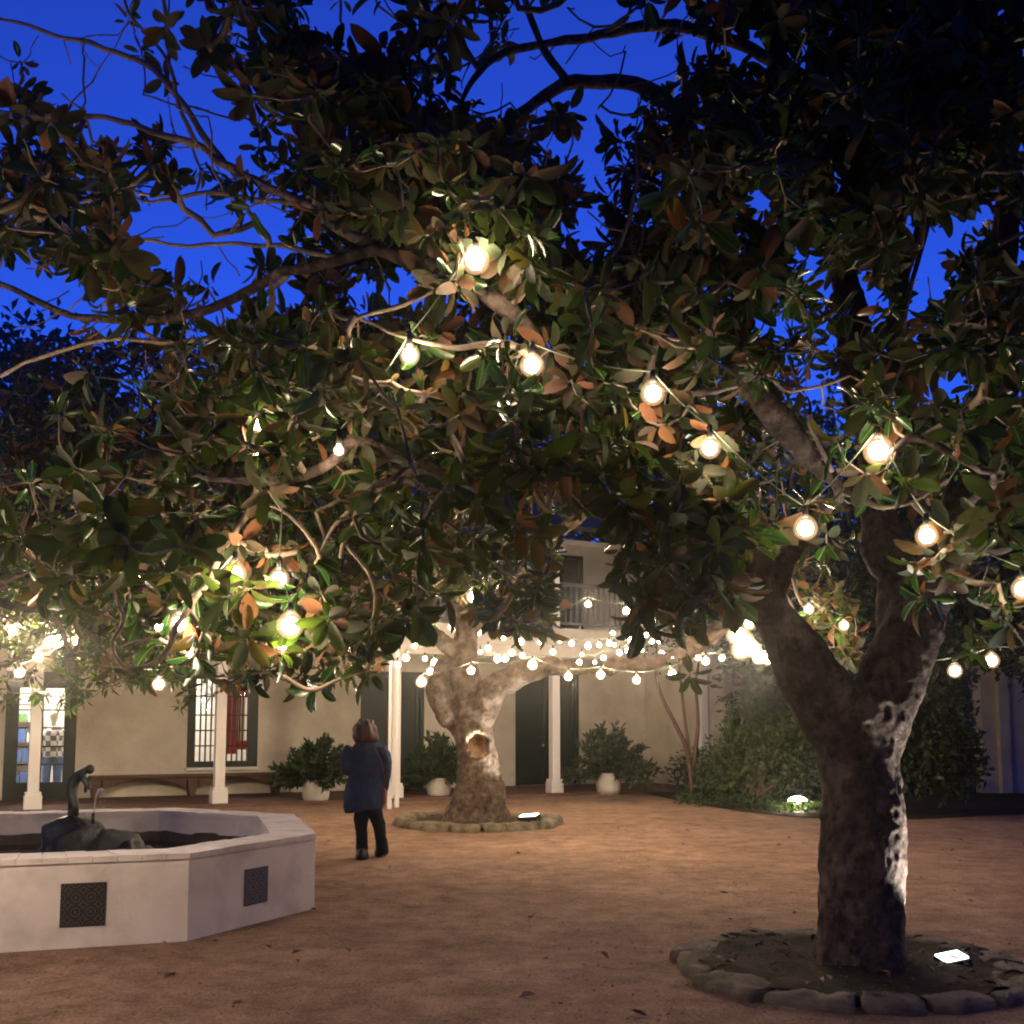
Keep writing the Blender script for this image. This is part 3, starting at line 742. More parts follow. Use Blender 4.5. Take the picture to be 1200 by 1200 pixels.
# trousers, jacket, hair, shoes
def garment(name, tubes, mat, voxel=.011, wr=.012):
    m = MB()
    for spec in tubes:
        pth = smoothpath([(Vector((a[0], a[1], a[2])) if False else a[0], a[1]) for a in spec], 5)
        wds = smoothpath([(Vector((a[1], a[2], 0)), .01) for a in spec], 5)
        n = 20; vs = []
        t = None
        for i_, ((p, r), (w2, _)) in enumerate(zip(pth, wds)):
            tt = (pth[min(i_+1, len(pth)-1)][0]-pth[max(i_-1, 0)][0]).normalized()
            ax = Vector((1, 0, 0)); ax = (ax-tt*ax.dot(tt)); ax = ax.normalized() if ax.length > .2 else Vector((0, 0, 1)); ay = tt.cross(ax)
            vs += [p+ax*math.cos(6.28318*k_/n)*w2.x*pk+ay*math.sin(6.28318*k_/n)*w2.y*pk for k_ in range(n)]
        R_ = len(pth); fs = [(i_*n+k_, i_*n+(k_+1) % n, (i_+1)*n+(k_+1) % n, (i_+1)*n+k_) for i_ in range(R_-1) for k_ in range(n)]
        fs += [tuple(range(n))[::-1], tuple((R_-1)*n+k_ for k_ in range(n))]; m.add(vs, fs)
    o = m.build(name, mat, per)
    bm = bmesh.new(); bm.from_mesh(o.data); bmesh.ops.recalc_face_normals(bm, faces=bm.faces); bm.to_mesh(o.data); bm.free()
    def dsp(p, nn): return p+nn*(wr*noise.noise(Vector((p.x*9, p.y*9, p.z*5)))+wr*.6*noise.noise(p*19))
    return remesh(o, voxel, 4, dsp)
garment('trousers', [[(pp(431, 935), 18, 11), (pp(425, 946), 9.5, 9.5), (pp(423, 965, -.01), 7.6, 8), (pp(424, 985), 6.8, 7), (pp(424.5, 1004), 6.9, 7.4)],
    [(pp(431, 935), 18, 11), (pp(438, 946), 9.5, 9.5), (pp(443, 965, .05), 7.6, 8), (pp(446.5, 984, .1), 6.8, 7), (pp(448.5, 1001, .12), 7, 7.4)]], M['jeans'])
garment('jacket', [[(pp(427, 950), 22.5, 14), (pp(426, 940), 24, 14.5), (pp(427, 925), 22.5, 13.5), (pp(429, 908), 19, 12), (pp(430, 892), 19, 12), (pp(430, 880), 20, 11), (pp(429.5, 872), 15, 9), (pp(429, 866), 8, 7)],
    [(pp(412, 876), 7, 8), (pp(407, 884), 7.5, 8.5), (pp(405, 897, -.03), 7, 7.5), (pp(405.5, 902, .04), 6.4, 6.4), (pp(408, 896, .24), 5.2, 5.2)],
    [(pp(446, 876), 7, 8), (pp(450.5, 886), 7.4, 8.5), (pp(452, 900, .0), 6.8, 7.5), (pp(451, 916, .07), 6.2, 6.6), (pp(450, 925, .11), 5.4, 5.8)]], M['jacket'])
bm = bmesh.new(); c = pp(427.5, 858, -.02)
bmesh.ops.create_icosphere(bm, subdivisions=4, radius=1)
for v in bm.verts:
    x, y, z = v.co; wdt = 1+.38*max(0, -z)**1.0*(1 if True else 0); v.co = Vector((x*13.4*pk*wdt+(1.2*pk if z < 0 else 0)*-z, y*12*pk*(1+.1*max(0, -z)), z*16*pk))
    v.co += v.co.normalized()*(.03*noise.noise(Vector((v.co.x*26, v.co.y*26, v.co.z*2.5)))+.015*noise.noise(v.co*14))
    if z < -.75: v.co.z = -16*pk*.75+.01*noise.noise(v.co*40)
    v.co += c
me = bpy.data.meshes.new('hair'); bm.to_mesh(me); bm.free(); me.transform(root_inv(per)); me.materials.append(M['hair'])
for pl in me.polygons: pl.use_smooth = True
o = bpy.data.objects.new('hair', me); col.objects.link(o); o.parent = per
for u, v, dy in ((424.5, 1006, .0), (446.5, 1002, .1)):
    q = G(u, v+1.2); bm = bmesh.new(); bmesh.ops.create_icosphere(bm, subdivisions=3, radius=1)
    for w_ in bm.verts:
        x, y, z = w_.co; w_.co = Vector((x*.075*(1-.1*y), y*.16, max(z, -.45)*.09*(1.1-.45*max(0, y))))+Vector((q.x-.008, q.y+.06, .034))
    me = bpy.data.meshes.new('shoe'); bm.to_mesh(me); bm.free(); me.transform(root_inv(per)); me.materials.append(M['shoe'])
    for pl in me.polygons: pl.use_smooth = True
    o = bpy.data.objects.new('shoe', me); col.objects.link(o); o.parent = per
bg = empty('shoulder_bag', pp(448.5, 938, .02), 'small dark red bag hanging at the right hip of the person', 'bag')
m = MB(); m.box((0, 0, 0), (.11, .16, .2), Matrix.Translation(pp(447, 933, .03))); m.build('bag_body', M['bag'], bg, bevel=.03)
m = MB(); m.tube([pp(450, 928, .02), pp(451, 915, -.08), pp(446, 890, -.17), pp(438, 876, -.12)], .009, 6); m.build('strap', M['bag'], bg)

# ------------------------------------------------------------------ stone rings
def stone_ring(c, r, h, wdt, n, lab, seed, front_only=False):
    root = empty('stone_ring', c, lab, 'tree ring')
    rr = random.Random(seed); a = 0; angs = []
    ws = [rr.uniform(.7, 1.4) for _ in range(n)]; tot = sum(ws); a = rr.random()
    for k in range(n):
        da = ws[k]/tot*2*math.pi; a0, a1 = a+.022/r, a+da-.022/r; a += da
        m = MB(); ns = 5; ro = r+rr.uniform(-.04, .05); ri = ro-wdt*rr.uniform(.8, 1.15); hh = h*rr.uniform(.8, 1.12)
        bm = bmesh.new(); rows = []
        for j in range(ns+1):
            q = a0+(a1-a0)*j/ns; cs, sn = math.cos(q), math.sin(q)
            rows.append([bm.verts.new(Vector((c.x+cs*rad, c.y+sn*rad, z))) for rad, z in ((ro, -.05), (ro, hh*.45), (ro-.02, hh*.85), (ro-.05, hh), ((ro+ri)/2, hh*1.03), (ri+.04, hh), (ri, hh*.7), (ri, -.05))])
        for A_, B_ in zip(rows[:-1], rows[1:]):
            for q in range(7): bm.faces.new((A_[q], A_[q+1], B_[q+1], B_[q]))
        bm.faces.new(rows[0][::-1]); bm.faces.new(rows[-1])
        bmesh.ops.recalc_face_normals(bm, faces=bm.faces)
        bmesh.ops.subdivide_edges(bm, edges=bm.edges, cuts=2, use_grid_fill=True)
        for v in bm.verts:
            v.co += Vector((noise.noise(v.co*6), noise.noise(v.co*6+Vector((9, 0, 0))), noise.noise(v.co*6+Vector((0, 9, 0)))))*.03+noise.random_unit_vector()*.004
        me = bpy.data.meshes.new('stone'); bm.to_mesh(me); bm.free(); me.transform(root_inv(root)); me.materials.append(M['stone'])
        o = bpy.data.objects.new('stone', me); col.objects.link(o); o.parent = root
        for pl in me.polygons: pl.use_smooth = True
    # soil
    bm = bmesh.new(); n1 = 40; rings = 12; prev = [bm.verts.new((c.x, c.y, .1))]
    allr = []
    for i in range(1, rings+1):
        rad = (r-wdt*.5)*i/rings
        allr.append([bm.verts.new((c.x+rad*math.cos(6.2832*k/n1), c.y+rad*math.sin(6.2832*k/n1), .06+.045*noise.fractal(Vector((rad*math.cos(6.2832*k/n1)*3, rad*math.sin(6.2832*k/n1)*3, seed)), 1, 2, 4))) for k in range(n1)])
    for k in range(n1): bm.faces.new((prev[0], allr[0][k], allr[0][(k+1) % n1]))
    for A_, B_ in zip(allr[:-1], allr[1:]):
        for k in range(n1): bm.faces.new((A_[k], B_[k], B_[(k+1) % n1], A_[(k+1) % n1]))
    me = bpy.data.meshes.new('soil'); bm.to_mesh(me); bm.free(); me.materials.append(M['soil'])
    for pl in me.polygons: pl.use_smooth = True
    o = bpy.data.objects.new('soil', me); col.objects.link(o); tag(o, kind='structure')
    return root
TA = G(1010, 1137); TB = G(560, 966)
RA = Vector((TA.x-.06, TA.y-.0, 0)); 
stone_ring(RA, 1.11, .07, .27, 16, 'ring of rough mossy stones round the big near trunk', 4)
stone_ring(Vector((TB.x, TB.y-.0, 0)), 1.32, .12, .28, 18, 'low stone ring round the hollow tree trunk', 8)

# ------------------------------------------------------------------ lights on the ground
def flood(p, aim, watts, lab, size=.165, angle=70, col_=(1, .95, .85), hh=.1):
    root = empty('flood_light', p, lab, 'flood light')
    d = (aim-p).normalized(); q = (d+Vector((0, -.5, 1.8))).to_track_quat('Z', 'Y').to_matrix().to_4x4() @ Matrix.Rotation(.6, 4, 'Z'); Mx = Matrix.Translation(p+Vector((0, 0, hh))) @ q
    m = MB(); m.box((0, 0, -.035), (size*1.15, size*.85, .06), Mx); m.build('housing', M['black_metal'], root, bevel=.008)
    m = MB(); m.box((0, 0, .002), (size, size*.7, .012), Mx); m.build('lens', M['flood'], root, bevel=.004)
    m = MB()
    for sx_ in (-1, 1): m.box((sx_*size*.63, 0, -.045), (.012, .05, .11), Mx)
    m.build('bracket', M['black_metal'], root)
    m = MB(); m.tube([p+Vector((0, 0, 0)), p+Vector((0, 0, hh-.02))], .02, 8); m.build('spike', M['black_metal'], root)
    ld = bpy.data.lights.new('flood_beam', 'SPOT'); ld.energy = watts; ld.color = col_; ld.spot_size = R(angle); ld.spot_blend = .6; ld.shadow_soft_size = .05
    lo = bpy.data.objects.new('flood_beam', ld); col.objects.link(lo); lo.parent = root
    lo.matrix_local = root_inv(root) @ (Matrix.Translation(p+Vector((0, 0, hh))+d*.03) @ (-d).to_track_quat('Z', 'Y').to_matrix().to_4x4())
    return root
fa = G(1116, 1140)
flood(Vector((fa.x, fa.y, .0)), Vector((TA.x+.2, TA.y-.2, 1.6)), 420, 'bright ground flood light beside the near trunk inside its stone ring')
fb_ = G(620, 971)
flood(Vector((fb_.x, fb_.y, .0)), Vector((TB.x+.22, TB.y-.15, 1.7)), 620, 'bright ground flood light right of the hollow tree trunk', size=.26, angle=60, hh=.2)

# ------------------------------------------------------------------ string lights
SINGLES = []   # every bulb (pos) for clearing leaves in front
def string(name_lab, pts, cat_='string lights', watts=22, rb=.045, links=None, sag=.05, ext=None):
    """pts: (u,v,Y[,rscale])"""
    ps = [P(q[0], q[1], q[2]) for q in pts]
    root = empty('light_string', ps[0], name_lab, cat_, 'festoon light strings in the trees')
    m = MB(); path = []
    ends = [P(*e) for e in ext] if ext else []
    anchor = [p+Vector((0, 0, .115)) for p in ps]
    if ends: anchor = [ends[0]]+anchor+[ends[1]]
    for a, b in zip(anchor[:-1], anchor[1:]):
        for k in range(9):
            f = k/9; q = a.lerp(b, f); q.z -= sag*min(1.5, (b-a).length)*4*f*(1-f); path.append(q)
    path.append(anchor[-1])
    m.tube(path, .0045, 5, cap=False); m.build('cord', M['cord'], root)
    for i, p in enumerate(ps):
        q = pts[i]; sc = q[3] if len(q) > 3 else 1.0; r = rb*sc
        bm = bmesh.new(); bmesh.ops.create_icosphere(bm, subdivisions=3, radius=r)
        core = bm.copy()
        for v in bm.verts:
            v.co *= 1.3
            if v.co.z > 0: v.co.z *= 1.25; v.co.x *= 1-.25*(v.co.z/r/1.25)**2; v.co.y *= 1-.25*(v.co.z/r/1.25)**2
            v.co += p
        me = bpy.data.meshes.new('bulb'); bm.to_mesh(me); bm.free(); me.transform(root_inv(root)); me.materials.append(M['globe'])
        for pl in me.polygons: pl.use_smooth = True
        o = bpy.data.objects.new('bulb', me); col.objects.link(o); o.parent = root
        for v in core.verts: v.co = v.co*.8+p
        me = bpy.data.meshes.new('filament'); core.to_mesh(me); core.free(); me.transform(root_inv(root)); me.materials.append(M['bulb'])
        fo = bpy.data.objects.new('filament', me); col.objects.link(fo); fo.parent = o
        m = MB(); m.tube([p+Vector((0, 0, r*1.15)), p+Vector((0, 0, .12))], [.017, .014], 8); m.build('socket', M['black_metal'], o)
        ld = bpy.data.lights.new('bulb_light', 'POINT'); ld.energy = watts*sc*.38; ld.color = WARM; ld.shadow_soft_size = r*.9; ld.use_soft_falloff = False
        lo = bpy.data.objects.new('bulb_light', ld); col.objects.link(lo); lo.parent = root; lo.matrix_local = root_inv(root) @ Matrix.Translation(p)
        SINGLES.append((q[0], q[1], q[2], sc))
    return root
WN, WF, WG = 19, 98, 54
string('light string hanging high in the near canopy, from the top bulb down to the left', [(557, 305, 5.2, 1.25), (480, 416, 5.4, .95), (397, 528, 5.7, .6), (302, 498, 5.9, .8)], watts=WN)
string('light string across the right canopy with the brightest bulb over the fork', [(623, 428, 5.2, 1.05), (765, 461, 5.3, 1.1), (832, 525, 5.4, 1.0), (944, 619, 5.5, 1.1), (1029, 528, 5.3, 1.3), (1086, 628, 5.6, 1.05), (1199, 690, 5.6, 1.05), (1310, 640, 5.6)], watts=8)
string('light string dropping vertically at the lower left canopy', [(327, 678, 5.8, 1.0), (340, 733, 5.6, 1.25), (332, 755, 5.9, .95)], watts=WN, ext=[(332, 560, 5.8), (330, 790, 5.9)])
string('light string along the left canopy beside the bent bare twig, with added bulbs out of view', [(275, 672, 5.7, 1.1), (210, 731, 5.9, 1.05), (186, 733, 8, .8), (186, 802, 8.5, 1.0), (-160, 735, 5.9, 3.1), (-300, 725, 5.6, 3.2), (-450, 715, 5.2, 3.2), (-640, 700, 4.6, 3.2)], watts=29)  # last bulbs are added beyond the left edge to light the fountain
string('light string at the far left above the french door', [(15, 740, 14.8, 1.2), (58, 752, 14.9, 1.45), (66, 746, 15.1, 1.2), (45, 770, 15.0, 1.4), (90, 753, 15.3, 1.1), (23, 788, 15.3, 1.5)], watts=220)
string('lowest light string running under the long limb of the hollow tree', [(494, 799, 14.5, 1.3), (552, 786, 14.3), (624, 779, 14.3, 1.2), (666, 793, 14), (704, 791, 14), (746, 797, 14), (788, 790, 13.5), (827, 775, 13.5, .9), (889, 771, 13, 1.3), (900, 772, 12.5, 1.3)], watts=WF, rb=.05)
string('light string just above the long limb of the hollow tree', [(476, 771, 19, 1.1), (509, 776, 19), (504, 787, 19, 1.1), (583, 772, 19.2, 1.2), (592, 772, 19.6, 1.1), (679, 776, 20, .9), (707, 771, 20, .9), (736, 762, 20, 1.1), (740, 750, 20, 1.3)], watts=WG, rb=.055)
string('light string crossing in front of the white balcony beam', [(530, 735, 18.5, 1.25), (540, 730, 18.5, 1.25), (561, 741, 18.6), (610, 752, 19, 1.1), (634, 752, 19.2, 1.1), (670, 754, 19.6, .9), (689, 757, 19.8), (702, 756, 20, .8), (714, 754, 20, .9), (803, 755, 19.5, 1.1), (836, 750, 19, 1.1)], watts=WG, rb=.055)
string('denser light string threaded behind the hollow tree trunk', [(466, 779, 17), (486, 757, 17, .9), (515, 748, 17.5, .9), (524, 764, 17.5), (572, 760, 18), (600, 765, 18, 1.1), (620, 741, 18, .9), (648, 764, 18.5), (718, 742, 18.5, .8), (726, 765, 18.5), (757, 744, 18.5, .9), (775, 766, 18), (818, 771, 17.5, .9), (846, 771, 17)], watts=15, rb=.05)
string('finest far light string, deep under the porch beam behind the long limb', [(498, 772, 20), (536, 757, 20, .8), (563, 764, 20, .8), (590, 748, 20, .8), (612, 768, 20), (641, 776, 20, .8), (656, 752, 20.4, .7), (682, 767, 20.4, .7), (697, 776, 20.4, .7), (720, 756, 20.6, .8), (752, 762, 20.6, .8), (772, 752, 20.6, .7), (788, 769, 20.6, .8)], watts=7, rb=.05)
string('topmost far light string in front of the balcony railing', [(553, 700, 14, 1.2), (604, 737, 16, .8), (689, 708, 16.5, .95), (734, 716, 16.3, 1.1), (764, 752, 17, .7), (792, 731, 16, 1.1)], watts=WF, rb=.05)
string('tight cluster of glaring bulbs where the long limb meets the near trunk', [(878, 731, 10.5, 1.0), (863, 745, 10.5, 1.5), (872, 752, 10.6, 1.7), (868, 762, 10.6, 1.5), (882, 761, 10.7, 1.4), (892, 771, 10.8, 1.0)], watts=30, rb=.05)
string('light string leaving the near trunk to the right above the dark bushes', [(1068, 788, 8.5, .95), (1119, 786, 8.7, .95), (1162, 774, 8.7, 1.0), (1260, 760, 8.8)], watts=10, rb=.05)
string('pair of bulbs seen through the fork of the near trunk', [(948, 714, 12, 1.0), (989, 733, 12, 1.0)], watts=25, rb=.05)

# path light in the shrub bed
pb = G(935, 951); pl_ = empty('path_light', pb, 'small mushroom path light glowing at the foot of the big shrub', 'path light')
k = pb.y/F
m = MB(); m.tube([pb, pb+Vector((0, 0, 14*k))], .018, 8); m.build('stem', M['terracotta_white'], pl_)
m = MB(); m.lathe([(.001, 18*k), (7*k, 16.4*k), (11*k, 13.2*k), (10.5*k, 12.8*k), (.001, 14*k)], pb, 20); m.build('shade', M['pathglow'], pl_)
ld = bpy.data.lights.new('path_glow', 'POINT'); ld.energy = 90; ld.color = (1, .9, .7); ld.shadow_soft_size = .07
lo = bpy.data.objects.new('path_glow', ld); col.objects.link(lo); lo.parent = pl_; lo.location = (0, -.05, 8*k)

# ------------------------------------------------------------------ trees
def limb_pts(spec, Y0=None):
    out = []; Y = Y0; r = None
    for q in spec:
        if len(q) > 2 and q[2] is not None: Y = q[2]
        if len(q) > 3: r = q[3]
        out.append([q[0], q[1], Y, r if len(q) > 3 else None])
    # interpolate radii
    idx = [i for i, q in enumerate(out) if q[3] is not None]
    for i, q in enumerate(out):
        if q[3] is None:
            a = max([j for j in idx if j < i], default=idx[0]); b = min([j for j in idx if j > i], default=idx[-1])
            q[3] = out[a][3] if a == b or b < i else out[a][3]+(out[b][3]-out[a][3])*(i-a)/(b-a)
            if b < i: q[3] = out[a][3]*.7
    # depth: smooth between given values
    return [(P(q[0], q[1], q[2]), q[3]) for q in out]
def knobbly(path, amp, seed):
    out = []
    for i, (p, r) in enumerate(path):
        n = Vector((noise.noise(p*2.3+Vector((seed, 0, 0))), noise.noise(p*2.3+Vector((0, seed, 5))), noise.noise(p*2.3+Vector((3, 0, seed)))))
        n2 = Vector((noise.noise(p*7+Vector((seed, 0, 0))), noise.noise(p*7+Vector((0, seed, 5))), noise.noise(p*7+Vector((3, 0, seed)))))
        f = min(1, i/3)
        out.append((p+(n*amp+n2*amp*.4)*f, r*(1+.22*noise.noise(p*6))))
    return out
class Skeleton:
    def __init__(s): s.pos = []; s.par = []; s.rad = []; s.load = []
    def add(s, p, par, rad=0): s.pos.append(np.array(p)); s.par.append(par); s.rad.append(rad); s.load.append(0); return len(s.pos)-1
    def nearest(s, p, mask=None):
        A = np.array(s.pos); d = np.linalg.norm(A-np.array(p), axis=1); i = int(np.argmin(d)); return i, d[i]

def grow(sk, centres, jit=.12, up=.15):
    "connect each cluster to the nearest wood, nearest first; returns twig axes"
    C = np.array(centres); A = np.array(sk.pos); n = len(C)
    dist = np.full(n, 1e9); near = np.zeros(n, int)
    for i in range(0, n):
        d = np.linalg.norm(A-C[i], axis=1); near[i] = np.argmin(d); dist[i] = d[near[i]]
    done = np.zeros(n, bool); axes = np.zeros((n, 3)); tips = []
    for _ in range(n):
        i = int(np.argmin(np.where(done, 1e9, dist))); done[i] = True
        a = np.array(sk.pos[near[i]]); c = C[i]; L = np.linalg.norm(c-a); seg = max(2, min(7, int(L/.14)+1))
        par = near[i]; last = a; new = []
        side = rng.normal(0, 1, 3); side /= np.linalg.norm(side)
        for k in range(1, seg+1):
            f = k/seg; q = a+(c-a)*f+(side*jit*math.sin(math.pi*f)+np.array([0, 0, -up*math.sin(math.pi*f)]))*L*.6
            if k < seg: q = q+rng.normal(0, .011, 3)
            par = sk.add(q, par, 0); new.append(par); ax = q-last; last = q
        axes[i] = ax/max(1e-6, np.linalg.norm(ax)); tips.append(par)
        for j in new[::1]:
            d = np.linalg.norm(C-sk.pos[j], axis=1); better = (~done) & (d < dist); near[better] = j; dist[better] = d[better]
    # loads
    for t in tips:
        k = t
        while k >= 0 and sk.rad[k] == 0: sk.load[k] += 1; k = sk.par[k]
    return axes
def twig_mesh(name, sk, r0, mat, parent, n=5, rmax=.03):
    m = MB(); kids = {}
    for i, p in enumerate(sk.par):
        if p >= 0 and sk.rad[i] == 0: kids.setdefault(p, []).append(i)
    def rr(i): return min(rmax, r0*max(1, sk.load[i])**.42)
    started = set()
    for i in range(len(sk.pos)):
        if sk.rad[i] != 0 or i in started: continue
        p = sk.par[i]
        # start a chain when i is first child-of-wood or a side branch
        if p >= 0 and sk.rad[p] == 0 and kids[p][0] == i: continue
        ch = [p, i] if p >= 0 else [i]; started.add(i); k = i
        while k in kids: k = kids[k][0]; ch.append(k); started.add(k)
        rads = [rr(ch[1])]+[rr(j) for j in ch[1:]]
        m.tube([sk.pos[j] for j in ch], rads, n, cap=False)
    return m.build(name, mat, parent)

DENS = {c: v for c, v in zip('0123456789', (0, .1, .25, .5, .8, 1.2, 1.7, 2.5, 3.5, 4.6))}
# rows of 50 px from the top of the picture, columns of 50 px (24)
GA = """
321225732347561378988999
314136985551201078989999
541312599765441258999889
566521389997543658999998
777436599999988559999998
678411279999999676699887
468751389779999877656578
135767779989999989655578
013579999999999999876788
023679999999999998777899
123578898899999987644588
246688887678998765334688
357788876654776533223467
246788776543466400001244
124678877531134631000113
012466667620004541000002
001223222200000000000000
""".split()
GA = np.array([[DENS[c] for c in r] for r in GA]); GA[:7] *= 1.3; GA[2:9, 15:] *= 1.5
def dens(grid, u, v):
    i, j = int(min(23, max(0, u//50))), int(v//50)
    if j < 0: j = 0
    if j >= len(grid): return 0
    return grid[j, i]
HOLES = [(695, 675, 42, 62), (428, 838, 34, 34),   # sky gaps and other places to stay clear: u, v, ru, rv
    (80, 30, 50, 22), (130, 100, 40, 14), (240, 120, 28, 50), (90, 60, 40, 20), (215, 260, 60, 16), (225, 305, 60, 12), (60, 355, 45, 18), (690, 65, 52, 50), (650, 10, 60, 12),
    (590, 95, 26, 26), (600, 130, 25, 10), (430, 15, 45, 14), (660, 170, 30, 14), (690, 270, 25, 22), (695, 205, 12, 20), (40, 410, 30, 12), (340, 345, 18, 14), (1010, 335, 9, 22), (1085, 320, 20, 26), (965, 330, 8, 16), (890, 235, 10, 20), (950, 300, 14, 14), (1120, 268, 22, 14), (1190, 195, 14, 14), (880, 60, 14, 30), (935, 70, 14, 12), (900, 380, 16, 14), (1185, 12, 14, 8), (480, 340, 60, 16), (110, 410, 24, 10),
    (960, 130, 8, 8), (985, 210, 14, 6), (1060, 262, 10, 5), (820, 55, 10, 22), (560, 40, 14, 14), (1180, 300, 12, 14), (1165, 250, 8, 10), (960, 460, 30, 20), (1110, 450, 20, 15)]
def in_hole(u, v, pad=2):
    for a, b, ru, rv in HOLES:
        if ((u-a)/(ru+pad))**2+((v-b)/(rv+pad))**2 < 1: return True
    return False
def near_bulb(u, v, Y, size):
    for a, b, Yb, sc in SINGLES:
        if Y < Yb+.06 and math.hypot(u-a, v-b) < size*F/Y*.72+9*sc*5.5/Yb: return True
    return False
EXPOSE = []
def covers_limb(u, v, Y, size):
    for a, b, Yl in EXPOSE:
        if Y < Yl+.15 and math.hypot(u-a, v-b) < size*F/Y*.7+5: return True
    return False
def scatter(grid, n_scale, yrange, size, ext=True, vmax=850, umin=-200, umax=1400, vmin=-260, mask=None, holes=True):
    out = []; Ys = []
    for iu in range(umin//50, umax//50):
        for iv in range(vmin//50, vmax//50):
            d = dens(grid, iu*50+25, iv*50+25)
            if iu < 0 or iu > 23 or iv < 0: d = min(d, 2.0)
            k = rng.poisson(d*n_scale)
            for _ in range(k):
                u, v = (iu+rng.random())*50, (iv+rng.random())*50
                Y = yrange(u, v)
                if 0 <= u <= 1200 and 0 <= v and holes and in_hole(u, v, size*F/Y*.45): continue
                if mask and not mask(u, v, Y): continue
                if near_bulb(u, v, Y, size): continue
                if EXPOSE and rng.random() < .86 and covers_limb(u, v, Y, size): continue
                out.append(P(u, v, Y)); Ys.append(Y)
    return np.array(out), np.array(Ys)

# ---- near magnolia
ta = empty('magnolia_tree', TA, 'big magnolia with a thick forked trunk in the near stone ring', 'tree')
YA = TA.y
def bark_disp(amp, vs):
    def f(p, n):
        q = Vector((p.x*4, p.y*4, p.z*1.6)); a = noise.fractal(q, 1, 2.1, 5)
        r = abs(noise.noise(Vector((p.x*9, p.y*9, p.z*2.2))))
        b = noise.noise(Vector((p.x*1.5+5, p.y*1.5, p.z*1.1)))
        g = .8 if p.z < .5 else 0
        rt = noise.noise(Vector((p.x*5, p.y*5, 1)))*max(0, .45-p.z)*.3
        cr = noise.noise(p*22)*.12+max(0, noise.noise(p*12+Vector((3, 1, 7)))-.1)*.5
        return p+n*(a*amp*.6+(.3-r)*amp*.4+b*amp*1.3+cr*amp+rt)
    return f
m = MB()
def closed(spec, n=20, sub=5, Y0=None, kn=.0, seed=1):
    pth = smoothpath(limb_pts(spec, Y0), sub)
    if kn: pth = knobbly(pth, kn, seed)
    m.tube([p for p, r in pth], [r for p, r in pth], n); return pth
paths_a = []
paths_a.append(closed([(1012, 1175, YA, 0.333), (1012, 1150, YA, 0.315), (1010, 1110, YA, 0.288), (1008, 1060, YA, 0.270), (1006, 1000, YA, 0.257), (1006, 940, YA, 0.248), (1005, 880, YA, 0.261), (1000, 835, YA, 0.297), (997, 805, YA, 0.270)]))
paths_a.append(closed([(990, 860, YA, 0.216), (960, 810, YA, 0.211), (925, 755, YA-.05, 0.180), (893, 695, YA-.1, 0.158), (872, 635, YA-.2, 0.135), (855, 575, YA-.3, 0.108), (838, 515, YA-.5, 0.072), (815, 490, YA-.7, 0.054)]))
paths_a.append(closed([(1015, 870, YA, 0.225), (1040, 810, YA, 0.207), (1068, 745, YA, 0.180), (1096, 680, YA, 0.158), (1123, 615, YA, 0.140), (1148, 540, YA+.1, 0.117), (1165, 450, YA+.2, 0.081), (1172, 340, YA+.3, 0.059), (1185, 200, YA+.3, 0.045), (1165, 60, YA+.3, 0.036), (1150, -100, YA+.3, 0.027)]))
paths_a.append(closed([(1062, 760, YA+.05, 0.144), (1050, 690, YA+.3, 0.126), (1030, 600, YA+.5, 0.117), (1012, 500, YA+.6, 0.090), (1000, 400, YA+.7, 0.077), (986, 300, YA+.8, 0.063), (962, 180, YA+.9, 0.050), (950, 50, YA+1, 0.041), (940, -120, YA+1, 0.027)], seed=3, kn=.03))
paths_a.append(closed([(905, 700, YA, 0.108), (925, 655, YA-.2, 0.090), (955, 612, YA-.5, 0.077), (984, 574, YA-.7, 0.059), (955, 545, YA-.9, 0.036), (918, 498, YA-1.1, 0.031), (885, 462, YA-1.2, 0.025), (856, 430, YA-1.2, 0.016)], n=12))
trk = m.build('trunk', M['bark_a'], ta)
trk = remesh(trk, .016, 2, bark_disp(.042, 1))
S = lambda **k: k
